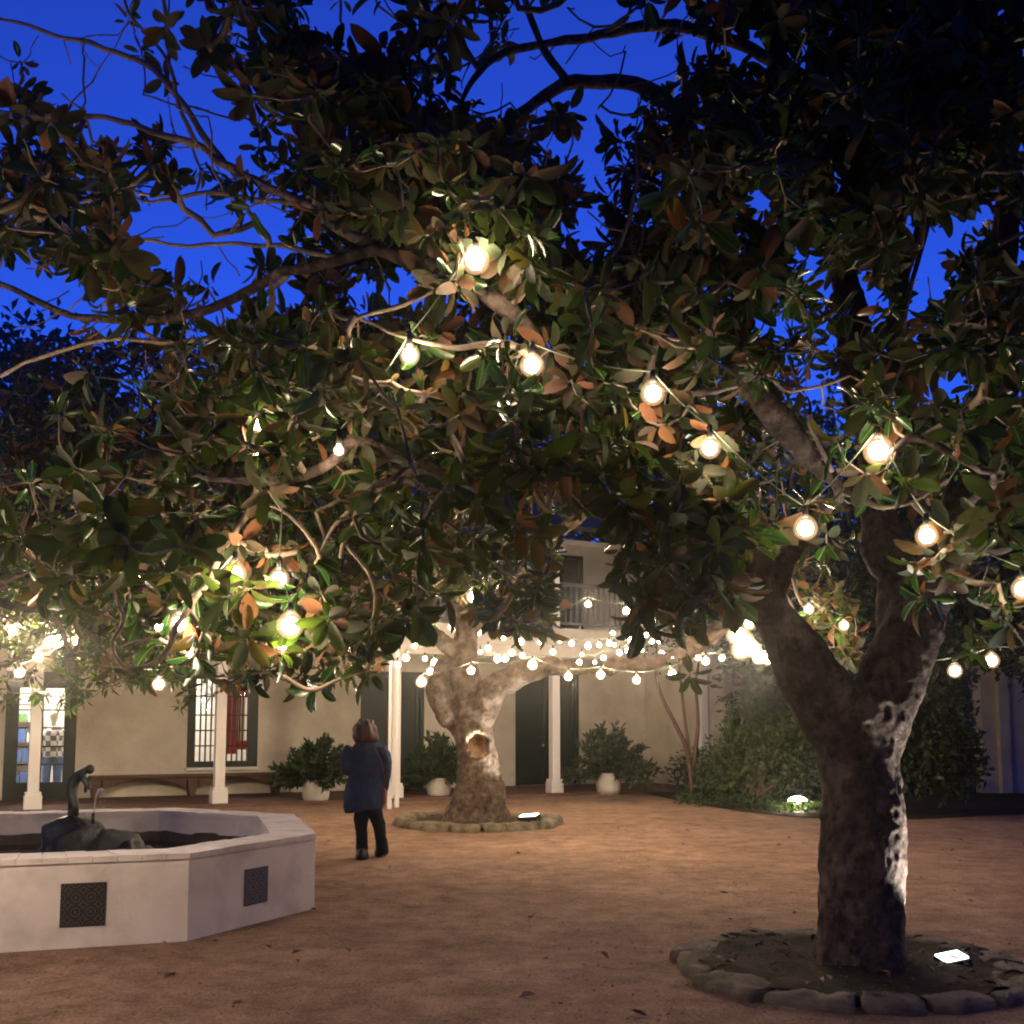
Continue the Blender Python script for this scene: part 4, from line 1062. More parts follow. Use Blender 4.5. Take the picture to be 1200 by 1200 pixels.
limbs_a = [
 [(838, 515, YA-.5, .07), (800, 487, 6.1, .06), (742, 492, 5.9, .055), (690, 481, 5.7, .052), (652, 447, 5.5, .05), (620, 385, 5.5, .046), (570, 341, 5.5, .042), (520, 321, 5.6, .038), (450, 296, 5.8, .034), (400, 303, 5.9, .032), (340, 318, 6.1, .03), (300, 338, 6.3, .03), (210, 372, 6.6, .028), (100, 372, 6.9, .024), (0, 335, 7.1, .02), (-120, 300, 7.2, .012)],
 [(450, 296, 5.8, .028), (405, 270, 6.0, .028), (350, 238, 6.2, .03), (300, 212, 6.4, .03), (255, 187, 6.5, .027), (220, 167, 6.6, .025), (160, 150, 6.7, .02), (110, 138, 6.8, .018), (0, 130, 7, .015), (-100, 120, 7, .01)],
 [(262, 190, 6.5, .025), (232, 150, 6.5, .022), (195, 100, 6.5, .02), (150, 64, 6.6, .018), (60, 40, 6.8, .014), (-20, 15, 7, .01)],
 [(196, 102, 6.5, .016), (196, 55, 6.5, .014), (191, 0, 6.4, .012), (189, -60, 6.3, .008)],
 [(232, 170, 6.5, .016), (212, 130, 6.4, .013), (190, 60, 6.4, .012), (150, 10, 6.3, .01), (145, -50, 6.3, .008)],
 [(350, 238, 6.2, .018), (285, 229, 6.4, .016), (225, 227, 6.5, .014), (165, 234, 6.6, .01), (120, 200, 6.7, .008)],
 [(400, 303, 5.9, .018), (340, 290, 6.1, .015), (285, 287, 6.3, .013), (222, 288, 6.4, .012), (163, 283, 6.6, .01), (110, 300, 6.6, .008)],
 [(340, 318, 6.1, .018), (310, 345, 6.2, .016), (250, 400, 6.3, .014), (120, 400, 6.5, .014), (0, 440, 6.7, .012)],
 [(640, 430, 5.5, .03), (600, 405, 5.3, .02), (540, 405, 5.4, .016), (480, 400, 5.5, .01), (410, 372, 5.6, .008)],
 [(575, 345, 5.5, .022), (520, 340, 5.4, .014), (450, 365, 5.5, .012), (405, 372, 5.6, .01), (380, 345, 5.7, .008)],
 [(962, 180, YA+.9, .07), (890, 160, 7.8, .065), (800, 128, 7.8, .06), (742, 100, 7.7, .055), (662, 98, 7.6, .05), (600, 140, 7.5, .038), (560, 158, 7.4, .03), (530, 190, 7.3, .02), (500, 230, 7.2, .015)],
 [(665, 98, 7.6, .04), (637, 62, 7.5, .03), (622, 20, 7.4, .025), (600, -50, 7.3, .015)],
 [(955, 100, YA+.9, .06), (880, 60, 7.8, .05), (800, 30, 7.8, .045), (742, 36, 7.7, .04), (700, 43, 7.7, .036), (620, 55, 7.6, .03), (565, 76, 7.5, .025), (535, 130, 7.4, .018), (525, 150, 7.4, .012)],
 [(700, 42, 7.7, .02), (735, 20, 7.6, .014), (740, -40, 7.5, .01)],
 [(560, 76, 7.5, .02), (575, 40, 7.4, .018), (560, -30, 7.3, .01)],
 [(560, 80, 7.5, .02), (530, 20, 7.4, .018), (500, -40, 7.3, .01)],
 [(998, 400, YA+.7, .06), (1035, 400, 7.5, .05), (1055, 330, 7.5, .045), (1085, 240, 7.5, .04), (1105, 130, 7.5, .03), (1120, 0, 7.5, .02)],
 [(1020, 560, YA+.4, .05), (1040, 470, 6.6, .022), (1060, 380, 6.4, .018), (1083, 290, 6.3, .015), (1090, 220, 6.3, .01)],
 [(1172, 340, YA+.3, .05), (1180, 180, 7, .035), (1140, 130, 6.9, .03), (1100, 118, 6.8, .02), (1060, 125, 6.7, .012)],
 [(850, 580, YA-.3, .05), (790, 592, 6.6, .045), (700, 600, 6.5, .045), (640, 562, 6.4, .045), (560, 545, 6.2, .05), (525, 560, 6.1, .05), (482, 544, 6.0, .045), (420, 519, 5.9, .036), (390, 538, 5.9, .03), (350, 556, 5.9, .025), (290, 562, 5.9, .018), (230, 560, 6, .01)],
 [(500, 555, 6.0, .028), (462, 562, 5.9, .024), (430, 590, 5.8, .02), (408, 632, 5.8, .016), (400, 655, 5.8, .01)],
 [(470, 560, 6.0, .018), (430, 580, 5.9, .014), (390, 620, 5.9, .01), (370, 660, 5.9, .008)],
 [(375, 655, 5.9, .012), (365, 630, 5.8, .012), (345, 610, 5.8, .01), (310, 592, 5.9, .008)],
 [(535, 552, 6.1, .02), (543, 505, 6.0, .014), (549, 440, 5.9, .01), (545, 410, 5.9, .008)],
 [(655, 590, 6.3, .018), (657, 540, 6.1, .013), (665, 505, 5.9, .01), (672, 490, 5.8, .01)],
 [(745, 492, 5.9, .022), (772, 405, 5.7, .02), (790, 370, 5.6, .018), (832, 340, 5.6, .012), (870, 300, 5.7, .008)],
 [(718, 300, 5.8, .01), (728, 270, 5.8, .011), (742, 220, 5.8, .01), (746, 160, 5.8, .008)],
 [(690, 481, 5.7, .02), (700, 400, 5.8, .016), (718, 300, 5.8, .011)],
 [(1135, 590, YA, .04), (1165, 560, 6.0, .02), (1145, 555, 5.7, .018), (1110, 528, 5.5, .02), (1075, 512, 5.4, .02), (1052, 525, 5.35, .016), (1040, 540, 5.3, .01)],
 [(1080, 512, 5.4, .014), (1100, 502, 5.4, .012), (1125, 488, 5.4, .01), (1160, 470, 5.5, .008)],
 [(984, 574, YA-.7, .03), (1030, 590, 6, .014), (1070, 585, 6, .01), (1110, 560, 6, .008)],
 [(870, 450, YA-1.2, .014), (830, 462, 5.6, .016), (790, 458, 5.6, .013), (760, 450, 5.6, .008)],
 [(975, 553, 5.9, .016), (950, 505, 5.8, .012), (948, 485, 5.8, .008)],
 [(856, 430, YA-1.2, .016), (885, 425, 5.7, .013), (925, 455, 5.8, .01), (990, 440, 5.8, .008)],
 [(205, 735, 5.6, .017), (190, 765, 5.6, .016), (165, 779, 5.5, .014), (142, 776, 5.5, .012), (131, 752, 5.5, .011), (143, 728, 5.5, .01), (138, 690, 5.6, .008), (170, 640, 5.8, .008)],
 [(260, 640, 5.9, .018), (240, 690, 5.8, .017), (205, 735, 5.6, .017)],
 [(300, 560, 5.9, .016), (290, 600, 5.9, .018), (260, 640, 5.9, .018)],
 [(325, 790, 6.0, .01), (340, 800, 6.0, .013), (370, 811, 6, .013), (400, 798, 6, .011), (430, 770, 6, .01), (440, 690, 6, .01), (408, 640, 5.8, .01)],
 [(1135, 640, YA, .05), (1180, 640, 6.6, .035), (1230, 600, 6.5, .03), (1300, 560, 6.4, .02)],
 [(1200, 738, 7.5, .01), (1170, 752, 7.4, .009), (1150, 772, 7.4, .007), (1135, 762, 7.4, .005)],
 [(1230, 640, 6.8, .02), (1225, 700, 7.2, .014), (1200, 738, 7.5, .01)],
]
sk = Skeleton()
for pth in paths_a:
    pr = -1
    for p, r in pth[3:]: pr = sk.add(p, pr, max(r, .01))
for i, spec in enumerate(limbs_a):
    m = MB(); pth = knobbly(smoothpath(limb_pts(spec), 6), .035, i*1.7+.3)
    m.tube([p for p, r in pth], [r for p, r in pth], 10 if spec[0][3] > .03 else 7); m.build('limb', M['twig'] if spec[0][3] < .04 else M['bark_a'], ta)
    pr = -1
    for p, r in pth[2:]: pr = sk.add(p, pr, max(r, .006))
for i in (0, 1, 2, 8, 9, 19, 20, 21, 22, 23, 24, 25, 26, 28, 29, 30, 31, 33, 34, 35, 36, 37):
    sp2 = limbs_a[i]
    for q0, q1 in zip(sp2[:-1], sp2[1:]):
        Yq = q0[2] if q0[2] else 5.6; nn_ = max(1, int(math.hypot(q1[0]-q0[0], q1[1]-q0[1])/14))
        for k_ in range(nn_): EXPOSE.append((q0[0]+(q1[0]-q0[0])*k_/nn_, q0[1]+(q1[1]-q0[1])*k_/nn_, Yq))
for q0, q1 in (((925, 655), (984, 574)), ((984, 574), (918, 498)), ((918, 498), (856, 430))):
    for k_ in range(6): EXPOSE.append((q0[0]+(q1[0]-q0[0])*k_/6, q0[1]+(q1[1]-q0[1])*k_/6, 6.0))
def ya(u, v):
    if rng.random() < .12: return rng.uniform(4.6, 5.4)
    return rng.uniform(5.2, 8.8)
def mask_a(u, v, Y):
    if v > 815 or (v > 790 and 60 < u < 260): return False
    if 905 < u < 1150 and 590 < v and Y < YA+.2: return rng.random() < .06
    if 1130 < u < 1210 and v > 640: return rng.random() < .5
    return True
def nearleaf_filter(u, v, Y): return True
CA, YAa = scatter(GA, 3.7, ya, .17, mask=mask_a)
# particular clusters that read in the picture
SPEC = [(605, 515, 4.9, .2), (640, 520, 5.0, .2), (585, 545, 5.0, .18), (625, 550, 4.9, .2), (665, 540, 5.1, .18), (780, 660, 4.9, .18), (760, 700, 5.0, .18), (800, 690, 5.1, .18), (775, 640, 5.1, .17), (840, 690, 5.2, .18), (830, 670, 5.2, .18), (750, 730, 5.1, .2),
  (120, 600, 5, .18), (150, 640, 4.9, .19), (115, 650, 5.1, .17), (140, 615, 5, .18), (590, 300, 5.3, .17), (575, 275, 5.4, .16), (285, 520, 5.6, .18), (330, 530, 5.7, .17), (1170, 590, 5.3, .2), (1180, 620, 5.2, .2), (1150, 610, 5.4, .18), (620, 470, 5.1, .17), (585, 400, 5.0, .17), (1075, 700, 6.3, .17), (1085, 690, 6.3, .16),
  (240, 740, 5.8, .17), (230, 770, 5.9, .17), (150, 665, 5.2, .17), (260, 700, 5.6, .18), (290, 690, 5.7, .18), (430, 780, 6, .17), (400, 770, 6.1, .17), (440, 740, 6, .17), (1140, 760, 7.2, .13), (1150, 745, 7.4, .12), (1175, 700, 7.0, .15), (705, 560, 5.2, .18), (730, 590, 5.1, .18), (720, 520, 5.3, .18), (60, 250, 6, .17), (340, 40, 5.6, .18), (330, 75, 5.7, .18),
  (245, 55, 5.8, .17), (1040, 480, 5.4, .18), (1090, 470, 5.5, .18), (630, 730, 11, .22)]
for a, b, Yb, sc in SINGLES:
    if Yb < 6.5 and 0 < a < 1200:
        for _ in range(5):
            q = rng.random()*6.28; rr_ = rng.uniform(20, 58); SPEC.append((a+rr_*math.cos(q), b+rr_*math.sin(q)*.8+4, Yb+rng.uniform(.1, .3), rng.uniform(.12, .17)))
for _ in range(34):
    q = rng.random()*6.28; r_ = rng.random()**.5; SPEC.append((795+70*r_*math.cos(q), 655+85*r_*math.sin(q), rng.uniform(5.0, 6.4), rng.uniform(.12, .17)))
for _ in range(30):
    q = rng.random()*6.28; r_ = rng.random()**.5; SPEC.append((838+42*r_*math.cos(q), 640+72*r_*math.sin(q), rng.uniform(5.4, 6.4), rng.uniform(.13, .18)))
for _ in range(44):
    q = rng.random()*6.28; r_ = rng.random()**.5; SPEC.append((600+52*r_*math.cos(q), 668+72*r_*math.sin(q), rng.uniform(8, 12), rng.uniform(.14, .2)))
CS = np.array([P(a, b, c) for a, b, c, d in SPEC]); SZ = np.array([d for *_, d in SPEC])
allc = np.concatenate([CA, CS]); sizes = np.concatenate([rng.uniform(.10, .175, len(CA)), SZ])
print('clusters A', len(allc))
BT = np.array([P(a, b, rng.uniform(5.6, 8.5)) for a, b in [(rng.uniform(0, 760), rng.uniform(0, 400)) for _ in range(230)]+[(rng.uniform(760, 1200), rng.uniform(150, 480)) for _ in range(70)]])
na = len(allc); axes = grow(sk, np.concatenate([allc, BT]))[:na]
axes = axes*.9+np.array([0, -.25, .1])+rng.normal(0, .5, axes.shape)
hang = rng.random(len(axes)) < .5; axes[hang, 2] -= 1.0
twig_mesh('twigs', sk, .0048, M['twig'], ta, rmax=.022)
b_ = rosettes(allc, axes, 9, sizes, .42)
leaf_mesh('crown', *b_, M['leaf'], ta, LEAFA)
# magnolia flower
fp = P(1081, 672, 5.9)
m = MB()
for k in range(7):
    a = k*.9; el = .5+.25*(k % 2); d = Vector((math.cos(a)*math.cos(el), math.sin(a)*math.cos(el), math.sin(el))); s = Vector((-math.sin(a), math.cos(a), 0)); n = d.cross(s)
    rows = []
    for j, (y, wd, h) in enumerate(((0, .012, 0), (.04, .032, .012), (.075, .036, .012), (.1, .02, .0), (.11, .004, -.01))):
        c = fp+d*y-n*h; rows += [c-s*wd+n*-.008, c, c+s*wd+n*-.008]
    m.add(rows, [(3*j+q, 3*j+q+1, 3*j+q+4, 3*j+q+3) for j in range(4) for q in range(2)], 0, True)
m.build('flower', M['petal'], ta)

# ---- hollow tree (far)
tb = empty('magnolia_tree', TB, 'old magnolia with a hollow in its flared trunk, in the far stone ring', 'tree')
YB = TB.y; m = MB()
def pr_(px): return px*YB/F/1.0
paths_b = []
paths_b.append(closed([(558, 985, YB, 0.765), (558, 972, YB, 0.612), (558, 955, YB, 0.468), (559, 935, YB, 0.423), (559, 905, YB, 0.342), (557, 875, YB, 0.306), (553, 845, YB, 0.279), (549, 815, YB, 0.252), (545, 785, YB, 0.225), (547, 750, YB, 0.180), (553, 715, YB, 0.153)], n=26))
paths_b.append(closed([(548, 855, YB, 0.252), (563, 832, YB-.1, 0.225), (575, 808, YB-.2, 0.180), (598, 792, YB-.3, 0.158), (630, 784, YB-.5, 0.140), (670, 784, YB-.8, 0.131), (712, 785, YB-1.1, 0.122), (760, 777, YB-1.5, 0.113), (800, 762, YB-2, 0.099), (840, 743, YB-2.6, 0.090), (880, 733, YB-3.4, 0.072), (930, 715, YB-3.8, 0.045)], n=18, kn=.06, seed=2))
paths_b.append(closed([(538, 850, YB+.02, 0.153), (521, 834, YB-.1, 0.180), (514, 812, YB-.1, 0.180), (517, 788, YB, 0.153), (535, 770, YB, 0.117)], n=18))
paths_b.append(closed([(553, 740, YB, 0.153), (580, 700, YB-.2, 0.135), (615, 660, YB-.4, 0.126), (655, 625, YB-.6, 0.108), (705, 580, YB-.8, 0.090), (760, 520, YB-1, 0.072)], n=14, kn=.05, seed=4))
paths_b.append(closed([(546, 745, YB, 0.135), (530, 690, YB, 0.108), (505, 640, YB, 0.090), (480, 560, YB, 0.090), (460, 480, YB, 0.063)], n=14, kn=.05, seed=5))
paths_b.append(closed([(543, 775, YB, 0.117), (505, 742, YB-.3, 0.090), (465, 722, YB-.7, 0.090), (420, 705, YB-1, 0.072), (340, 690, YB-1.2, 0.045)], n=12, kn=.05, seed=6))
paths_b.append(closed([(800, 762, YB-2, 0.090), (830, 735, YB-2, 0.072), (850, 715, YB-2, 0.063), (860, 690, YB-2, 0.036)], n=12, kn=.05, seed=8))
# root flare
for au in ((515, 972), (600, 972), (585, 980), (535, 980)):
    paths_b.append(closed([(557, 935, YB, .2), ((557+au[0])/2, 955, YB-.1, .22), (au[0], au[1], YB-.2, .1)], n=12))
trb = m.build('trunk', M['bark_b'], tb); trb = remesh(trb, .045, 3)
hc = P(559, 873, YB); inv = tb.matrix_basis
fb2 = bark_disp(.08, 1)
me = trb.data; ns = [v.normal.copy() for v in me.vertices]
hk = []
for v, n in zip(me.vertices, ns):
    wv = v.co+TB; wv = fb2(wv, n)
    u_, v_ = proj(wv)
    if n.y < .1:
        q = math.hypot((u_-559)/11.5, (v_-873)/16)*(1+.18*noise.noise(Vector((u_*.15, v_*.15, 0))))
        if q < 1: wv += Vector((0, .42*(1-q**3)+.05*noise.noise(wv*11), 0))
        elif q < 1.5: wv += n*.07*(1-(q-1)/.5)
    v.co = wv-TB
me.materials.append(M['hollow'])
for pl in me.polygons:
    c = pl.center+TB; u_, v_ = proj(c)
    if c.y < YB+.2 and math.hypot((u_-559)/11.5, (v_-873)/16) < 1.02: pl.material_index = 1
me.update()
GB = np.zeros((17, 24))
GBt = {8: "556655554444444444410000", 9: "777777666655555555520000", 10: "888888777766666666531000", 11: "888888888877665555530000", 12: "888888888876530024530000", 13: "888888888875520013530000", 14: "777777777753320000000000", 15: "444442234310000000000000"}
for r, s in GBt.items(): GB[r] = [DENS[c] for c in s]
GB[8:16] *= 1.0
skb = Skeleton()
for pth in paths_b:
    pr = -1
    for p, r in pth[3:]: pr = skb.add(p, pr, max(r, .01))
def yb(u, v): return rng.uniform(13, 19)
def mask_b(u, v, Y): 
    if 650 < u < 745 and v > 605: return False
    if 470 < u < 560 and v > 755: return rng.random() < .2
    if 560 <= u < 860 and v > 735: return rng.random() < .15
    return True
EXPOSE.clear()
CB, YBb = scatter(GB, 13.0, yb, .2, umin=0, umax=1000, vmin=380, mask=mask_b, holes=False)
CB = np.concatenate([CB, np.array([P(a+rng.normal(0, 16), b+rng.normal(0, 18), 10.8+rng.random()) for a, b in ((630, 715),)*16]), np.array([P(rng.uniform(945, 1005), rng.uniform(690, 775), rng.uniform(11.7, 12.7)) for _ in range(34)])])
print('clusters B', len(CB))
axb = grow(skb, CB); axb = axb*.8+rng.normal(0, .6, axb.shape)+np.array([0, -.2, 0])
twig_mesh('twigs', skb, .007, M['twig'], tb, 4, rmax=.05)
leaf_mesh('crown', *rosettes(CB, axb, 7, rng.uniform(.15, .22, len(CB)), .45), M['leaf'], tb, LEAFB)

# ---- left tree, mostly outside the frame
tcp = Vector((-8.6, 12.6, 0)); TO = Vector((-1.0, 1.0, 0))
tc_ = empty('broadleaf_tree', tcp, 'leafy tree at the left edge with bright green leaves hanging by the french door', 'tree')
m = MB()
def cw(pts, n=14, kn=.05, seed=1):
    pth = knobbly(smoothpath([(Vector(p)+TO, r) for p, r in pts], 5), kn, seed); m.tube([p for p, r in pth], [r for p, r in pth], n); return pth
pc = [cw([((-7.6, 11.6, -.1), .3), ((-7.6, 11.6, .6), .22), ((-7.5, 11.5, 1.6), .2), ((-7.3, 11.4, 2.6), .17), ((-6.8, 11.2, 3.6), .12), ((-6, 11, 4.5), .08)]),
      cw([((-7.4, 11.45, 2.2), .13), ((-6.4, 11, 2.9), .1), ((-5.2, 10.8, 3.0), .07), ((-4.2, 10.6, 2.8), .04)], seed=3),
      cw([((-7.5, 11.5, 2.0), .12), ((-6.6, 10.2, 2.8), .08), ((-5.6, 9.6, 3.0), .05), ((-4.8, 9.4, 2.9), .03)], seed=4)]
m.build('trunk', M['bark_b'], tc_)
skc = Skeleton()
for pth in pc:
    pr = -1
    for p, r in pth[6:]: pr = skc.add(p, pr, max(r, .01))
GC = np.zeros((18, 24)); 
for r, s in {11: "444431", 12: "555542", 13: "666653", 14: "787764", 15: "899985", 16: "676541"}.items(): GC[r, :6] = [DENS[c] for c in s]
def mask_c(u, v, Y): return not (v > 826 and rng.random() < .7) and not (v > 835)
CC, _ = scatter(GC, 3.6, lambda u, v: rng.uniform(10.5, 14.5), .12, umin=-200, umax=300, vmin=550, mask=mask_c, holes=False)
print('clusters C', len(CC))
axc = grow(skc, CC); axc = axc+rng.normal(0, .5, axc.shape)
twig_mesh('twigs', skc, .005, M['twig'], tc_, 4)
leaf_mesh('crown', *rosettes(CC, axc, 9, rng.uniform(.1, .16, len(CC)), .3), M['leaf_green'], tc_, LEAFB)

# ---- shrubs
def bush(name, lab, base, blobs, count, size, mat, stems=6, cat_='shrub', wr=.5, seed=1, tm=LEAFB, stemspec=None):
    root = empty(name, base, lab, cat_)
    rg = np.random.default_rng(seed); pts = []; nrm = []
    tot = sum(b[3]*b[4]*b[3] for b in blobs)
    m = MB()
    for (x, y, z, rx, rz) in blobs:
        k = int(count*(rx*rz*rx)/tot)
        d = rg.normal(0, 1, (k, 3)); d /= np.linalg.norm(d, axis=1, keepdims=True)
        rad = rg.random((k, 1))**.45
        lump = 1+.25*np.array([noise.noise(Vector(q)*2.3+Vector((x, y, z))) for q in d])[:, None]
        pts.append(np.array([[x, y, z]])+d*rad*lump*np.array([[rx, rx, rz]])); nrm.append(d)
        for q in range(stems):
            e = Vector((x, y, z))+Vector(rg.normal(0, .5, 3))*rx*.7; e.z = max(e.z, .1)
            b = Vector((base.x, base.y, 0))+Vector((rg.normal(0, .15), rg.normal(0, .15), 0))
            md = b.lerp(e, .5)+Vector((0, 0, .15*rz)); m.tube([b, md, e], [.02, .014, .006], 5, cap=False)
    m.build('stems', M['twig'], root)
    B = np.concatenate(pts); Dn = np.concatenate(nrm); B[:, 2] = np.maximum(B[:, 2], .03); n = len(B)
    d = Dn*.6+rg.normal(0, .7, B.shape); nn = rg.normal(0, .6, B.shape)+Dn*.6; nn[:, 2] += .6
    L = size*(.7+.6*rg.random(n))
    leaf_mesh('foliage', B, d, nn, L, L*wr, .2*rg.random(n), mat, root, tm)
    return root
def at(u, v, Y): return P(u, v, Y)
b0 = G(880, 935)
k = b0.y/F
def bl(u, v, Y, ru, rv): p = P(u, v, Y); return (p.x, p.y, p.z, ru*Y/F, rv*Y/F)
bush('citrus_shrub', 'big rounded shrub lit by the path light left of the near trunk', G(890, 935), [bl(895, 880, b0.y+.3, 62, 58), (bl(850, 905, b0.y+.6, 50, 36)), bl(925, 850, b0.y+.2, 55, 50), bl(880, 840, b0.y+.8, 30, 32), bl(935, 905, b0.y-.2, 40, 38)], 8000, .115, M['leaf_green'], seed=2)
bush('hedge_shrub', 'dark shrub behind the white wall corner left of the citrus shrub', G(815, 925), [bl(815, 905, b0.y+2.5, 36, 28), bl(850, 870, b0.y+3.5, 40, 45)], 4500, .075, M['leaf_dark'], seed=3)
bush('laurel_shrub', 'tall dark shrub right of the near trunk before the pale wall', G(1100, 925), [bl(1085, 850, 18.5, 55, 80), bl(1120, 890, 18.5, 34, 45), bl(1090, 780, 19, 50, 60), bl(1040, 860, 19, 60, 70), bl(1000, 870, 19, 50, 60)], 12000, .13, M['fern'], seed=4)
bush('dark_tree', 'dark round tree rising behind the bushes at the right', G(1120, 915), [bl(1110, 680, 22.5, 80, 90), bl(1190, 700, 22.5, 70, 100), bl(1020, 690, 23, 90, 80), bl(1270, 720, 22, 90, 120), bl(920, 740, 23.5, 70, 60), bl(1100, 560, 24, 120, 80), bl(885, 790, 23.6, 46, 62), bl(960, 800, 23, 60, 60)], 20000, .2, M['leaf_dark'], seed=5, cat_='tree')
# groundcover along the shrub bed
n = 1500; uu = rng.uniform(790, 965, n); vv_ = np.array([rng.uniform(928+(u-790)*.12, 944+(u-790)*.075) for u in uu]); B = np.array([G(a, b) for a, b in zip(uu, vv_)])
B[:, 2] = rng.random(n)*.14; d = rng.normal(0, 1, (n, 3)); d[:, 2] = np.abs(d[:, 2]); nn = rng.normal(0, .4, (n, 3)); nn[:, 2] += 1
o = leaf_mesh('groundcover', B, d, nn, rng.uniform(.06, .12, n), rng.uniform(.03, .06, n), rng.random(n)*.2, M['fern'], None, LEAFB); tag(o, 'low leafy groundcover along the shrub bed', 'groundcover', kind='stuff')
# bed soil sheet
m = MB(); edge = [G(u, v) for u, v in ((745, 928), (800, 940), (860, 950), (930, 958), (1000, 962), (1080, 960), (1180, 955), (1320, 950))]; back = [p+Vector((.6, 9, 0)) for p in edge]
vs = [Zv(p, .012) for p in edge]+[Zv(p, .012) for p in back]; ne = len(edge)
m.add(vs, [(i, i+1, ne+i+1, ne+i) for i in range(ne-1)]); tag(m.build('planting_bed', M['soil']), kind='structure')
# small multi-stem tree by the wing wall
st_ = empty('small_tree', G(812, 934), 'bare stemmed small tree in front of the white wall corner', 'tree')
sb = G(812, 934); Ys = sb.y
m = MB()
for spec in ([(812, 934, Ys, .06), (805, 880, Ys, .05), (792, 850, Ys, .045), (775, 815, Ys, .035), (768, 780, Ys, .03), (772, 740, Ys, .02)], [(808, 885, Ys, .04), (803, 845, Ys, .035), (798, 800, Ys, .03), (795, 770, Ys, .02)], [(812, 900, Ys, .05), (818, 850, Ys, .04), (816, 800, Ys, .035), (822, 760, Ys, .02)]):
    pth = smoothpath(limb_pts(spec), 4); m.tube([p for p, r in pth], [r for p, r in pth], 8)
m.build('trunk', M['wood_bench'], st_)
B = np.array([P(rng.normal(800, 26), rng.normal(720, 26), Ys+rng.normal(0, .5)) for _ in range(1500)]); n = len(B)
leaf_mesh('crown', B, rng.normal(0, 1, (n, 3)), rng.normal(0, 1, (n, 3)), rng.uniform(.08, .14, n), rng.uniform(.04, .07, n), rng.random(n)*.2, M['leaf_dark'], st_, LEAFB)

# pale wall at the right edge
wl = MB(); p0 = G(1154, 930); p1 = G(1420, 926); e = (p1-p0).normalized(); nv = Vector((-e.y, e.x, 0))
L_ = (p1-p0).length; Mx = Matrix(((e.x, nv.x, 0, p0.x), (e.y, nv.y, 0, p0.y), (0, 0, 1, 0), (0, 0, 0, 1)))
gw = empty('garden_wall', p0, 'pale plastered wall with a pilaster at the right edge behind the near trunk', 'wall')
wl.box((L_/2, .15, 1.6), (L_, .3, 3.2), Mx); wl.build('wall_panel', M['plaster'], gw)
wl = MB(); x0 = 26*p0.y/F
wl.box((x0, -.06, 1.6), (.26, .12, 3.2), Mx); wl.box((L_/2, .1, 3.26), (L_+.1, .5, .12), Mx); wl.build('pilaster', M['plaster'], gw)

# distant trees behind the house
for i, (u, Yd, top, half, lab) in enumerate(((20, 40, 365, 120, 'distant dark tree against the sky at the far left'), (230, 46, 440, 150, 'wide distant dark tree behind the left roof'), (480, 48, 420, 150, 'distant dark tree behind the middle of the roof'), (720, 50, 430, 150, 'distant dark tree behind the roof above the balcony'), (960, 46, 480, 160, 'distant dark tree behind the right wing'), (1220, 44, 470, 160, 'distant dark tree at the far right'))):
    zt = P(u, top, Yd).z; rx = half*Yd/F; b = P(u, 850, Yd); b.z = 0
    blobs = [(b.x, b.y, zt*.55, rx, zt*.4), (b.x-rx*.5, b.y, zt*.7, rx*.6, zt*.27), (b.x+rx*.45, b.y, zt*.66, rx*.6, zt*.28), (b.x, b.y, zt*.8, rx*.5, zt*.22)]
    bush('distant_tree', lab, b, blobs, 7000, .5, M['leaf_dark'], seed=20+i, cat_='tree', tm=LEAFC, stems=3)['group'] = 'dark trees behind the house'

# fallen leaves
n = 300; B = []; 
while len(B) < n:
    v = 955+245*rng.random()**1.2; u = rng.uniform(-100, 1300); p = G(u, v)
    if (p-FC).length < 2.4 or p.y > O3.y-1: continue
    p.z = .006; B.append(p)
for _ in range(260):
    a = rng.random()*6.28; r = rng.random()**.5*1.0; p = Vector((RA.x+math.cos(a)*r, RA.y+math.sin(a)*r, .09)); B.append(p)
B = np.array(B); n = len(B); d = rng.normal(0, 1, (n, 3)); d[:, 2] = rng.uniform(0, .2, n); nn = rng.normal(0, .25, (n, 3)); nn[:, 2] = 1
keep = rng.random(n); L = np.where(keep < .14, rng.uniform(.06, .11, n), rng.uniform(.015, .045, n))
o = leaf_mesh('leaf_litter', B, d, nn, L, L*.45, -.15*rng.random(n), M['litter'], None, LEAFB, fold=.4); tag(o, 'scattered dead leaves on the gravel court', 'leaf litter', kind='stuff')

bm = bmesh.new(); rp = random.Random(9); np_ = 0
while np_ < 1500:
    u, v = rp.uniform(-80, 1280), 975+225*rp.random()**.9; p = G(u, v)
    if (p-FC).length < 2.35 or (p-RA).length < 1.15: continue
    r = rp.uniform(.003, .009); np_ += 1
    bmesh.ops.create_cube(bm, size=r*1.7, matrix=Matrix.Translation(p+Vector((0, 0, r*.2))) @ Matrix.Rotation(rp.random()*6, 4, 'Z') @ Matrix.Diagonal((1, rp.uniform(.6, 1.5), .6, 1)))
me = bpy.data.meshes.new('gravel'); bm.to_mesh(me); bm.free(); me.materials.append(surf('gravel_stones', (.14, .09, .06), (.5, .38, .28), 40, .9, .2))
o = bpy.data.objects.new('gravel', me); col.objects.link(o); tag(o, 'small loose gravel stones on the court', 'gravel', kind='stuff')

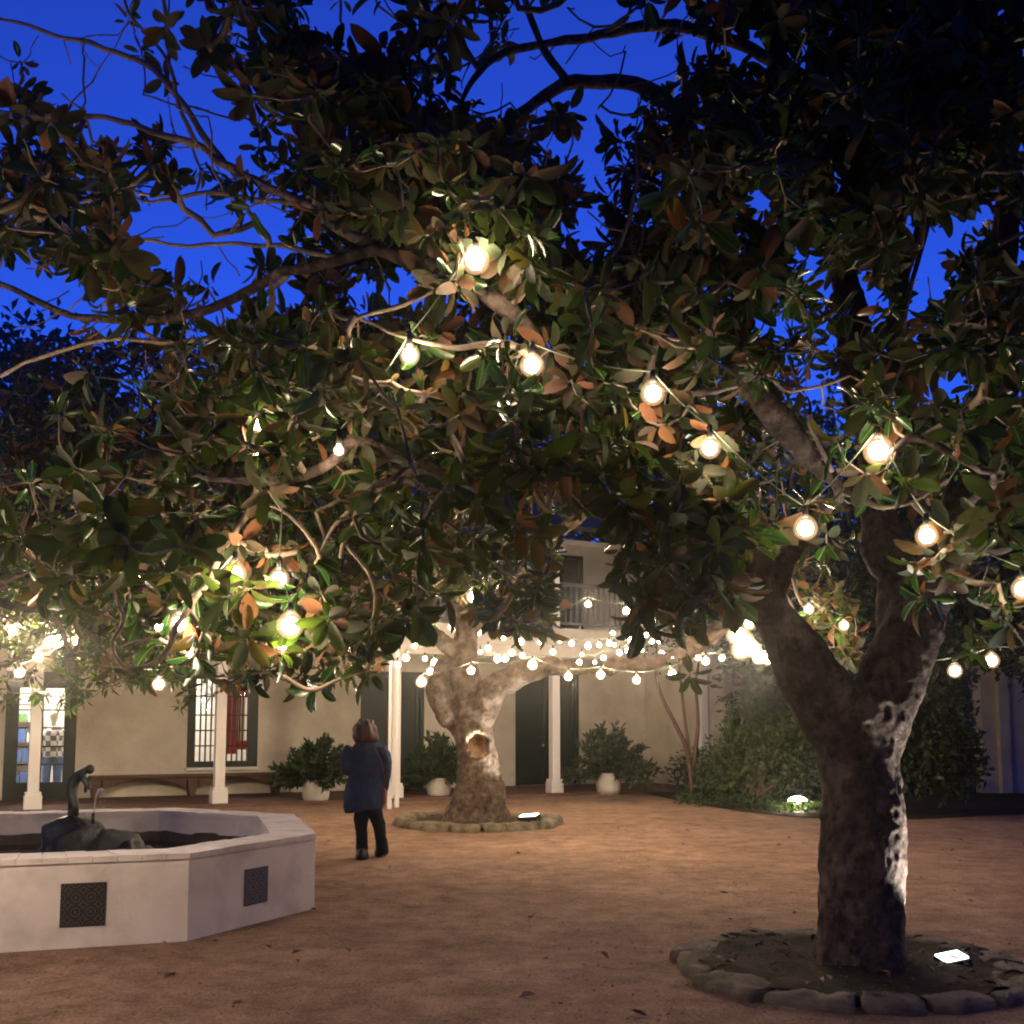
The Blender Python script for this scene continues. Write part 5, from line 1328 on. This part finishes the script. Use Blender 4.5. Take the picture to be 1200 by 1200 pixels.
# ------------------------------------------------------------------ thin volume added to imitate lens glow round the bulbs
HZ = .0014
if HZ > 0:
    m = MB(); m.box((0, 95, 29), (290, 250, 60))
    hm = bpy.data.materials.new('bulb_glow_volume'); hm.use_nodes = True; ht = hm.node_tree; ht.nodes.remove(ht.nodes['Principled BSDF'])
    pv = ht.nodes.new('ShaderNodeVolumePrincipled'); pv.inputs['Color'].default_value = (.95, .95, .95, 1); pv.inputs['Density'].default_value = HZ; pv.inputs['Anisotropy'].default_value = .94
    ht.links.new(pv.outputs[0], ht.nodes['Material Output'].inputs['Volume'])
    tag(m.build('added_glow_haze', hm), kind='stuff')

# ------------------------------------------------------------------ world
SUN_EL, SUN_ROT = R(-3.0), R(0)
wd = bpy.data.worlds.new('World'); scene.world = wd; wd.use_nodes = True; nt = wd.node_tree; bgn = nt.nodes['Background']
sky = nt.nodes.new('ShaderNodeTexSky'); sky.sky_type = 'NISHITA'; sky.sun_disc = False; sky.sun_elevation = SUN_EL; sky.sun_rotation = SUN_ROT; sky.ozone_density = 6; sky.air_density = 1; sky.dust_density = 0
SKY_TINT = (1.2, 4.1, 5.3)
mx = nt.nodes.new('ShaderNodeMix'); mx.data_type = 'RGBA'; mx.blend_type = 'MULTIPLY'; mx.inputs[0].default_value = 1
nt.links.new(sky.outputs[0], mx.inputs[6]); mx.inputs[7].default_value = (*SKY_TINT, 1); nt.links.new(mx.outputs[2], bgn.inputs[0]); bgn.inputs[1].default_value = 1.0

scene.view_settings.view_transform = 'Standard'; scene.view_settings.look = 'None'; scene.view_settings.exposure = .14; scene.view_settings.gamma = 1
cy = scene.cycles
cy.use_denoising = True; cy.denoising_input_passes = 'RGB_ALBEDO_NORMAL'; cy.denoising_prefilter = 'ACCURATE'
try: cy.denoiser = 'OPENIMAGEDENOISE'
except Exception: pass
cy.max_bounces = 5; cy.diffuse_bounces = 2; cy.glossy_bounces = 2; cy.transmission_bounces = 4; cy.transparent_max_bounces = 8
cy.sample_clamp_indirect = 4; cy.caustics_reflective = False; cy.caustics_refractive = False
cy.pixel_filter_type = 'BLACKMAN_HARRIS'; cy.filter_width = 2.0
scene.render.film_transparent = False
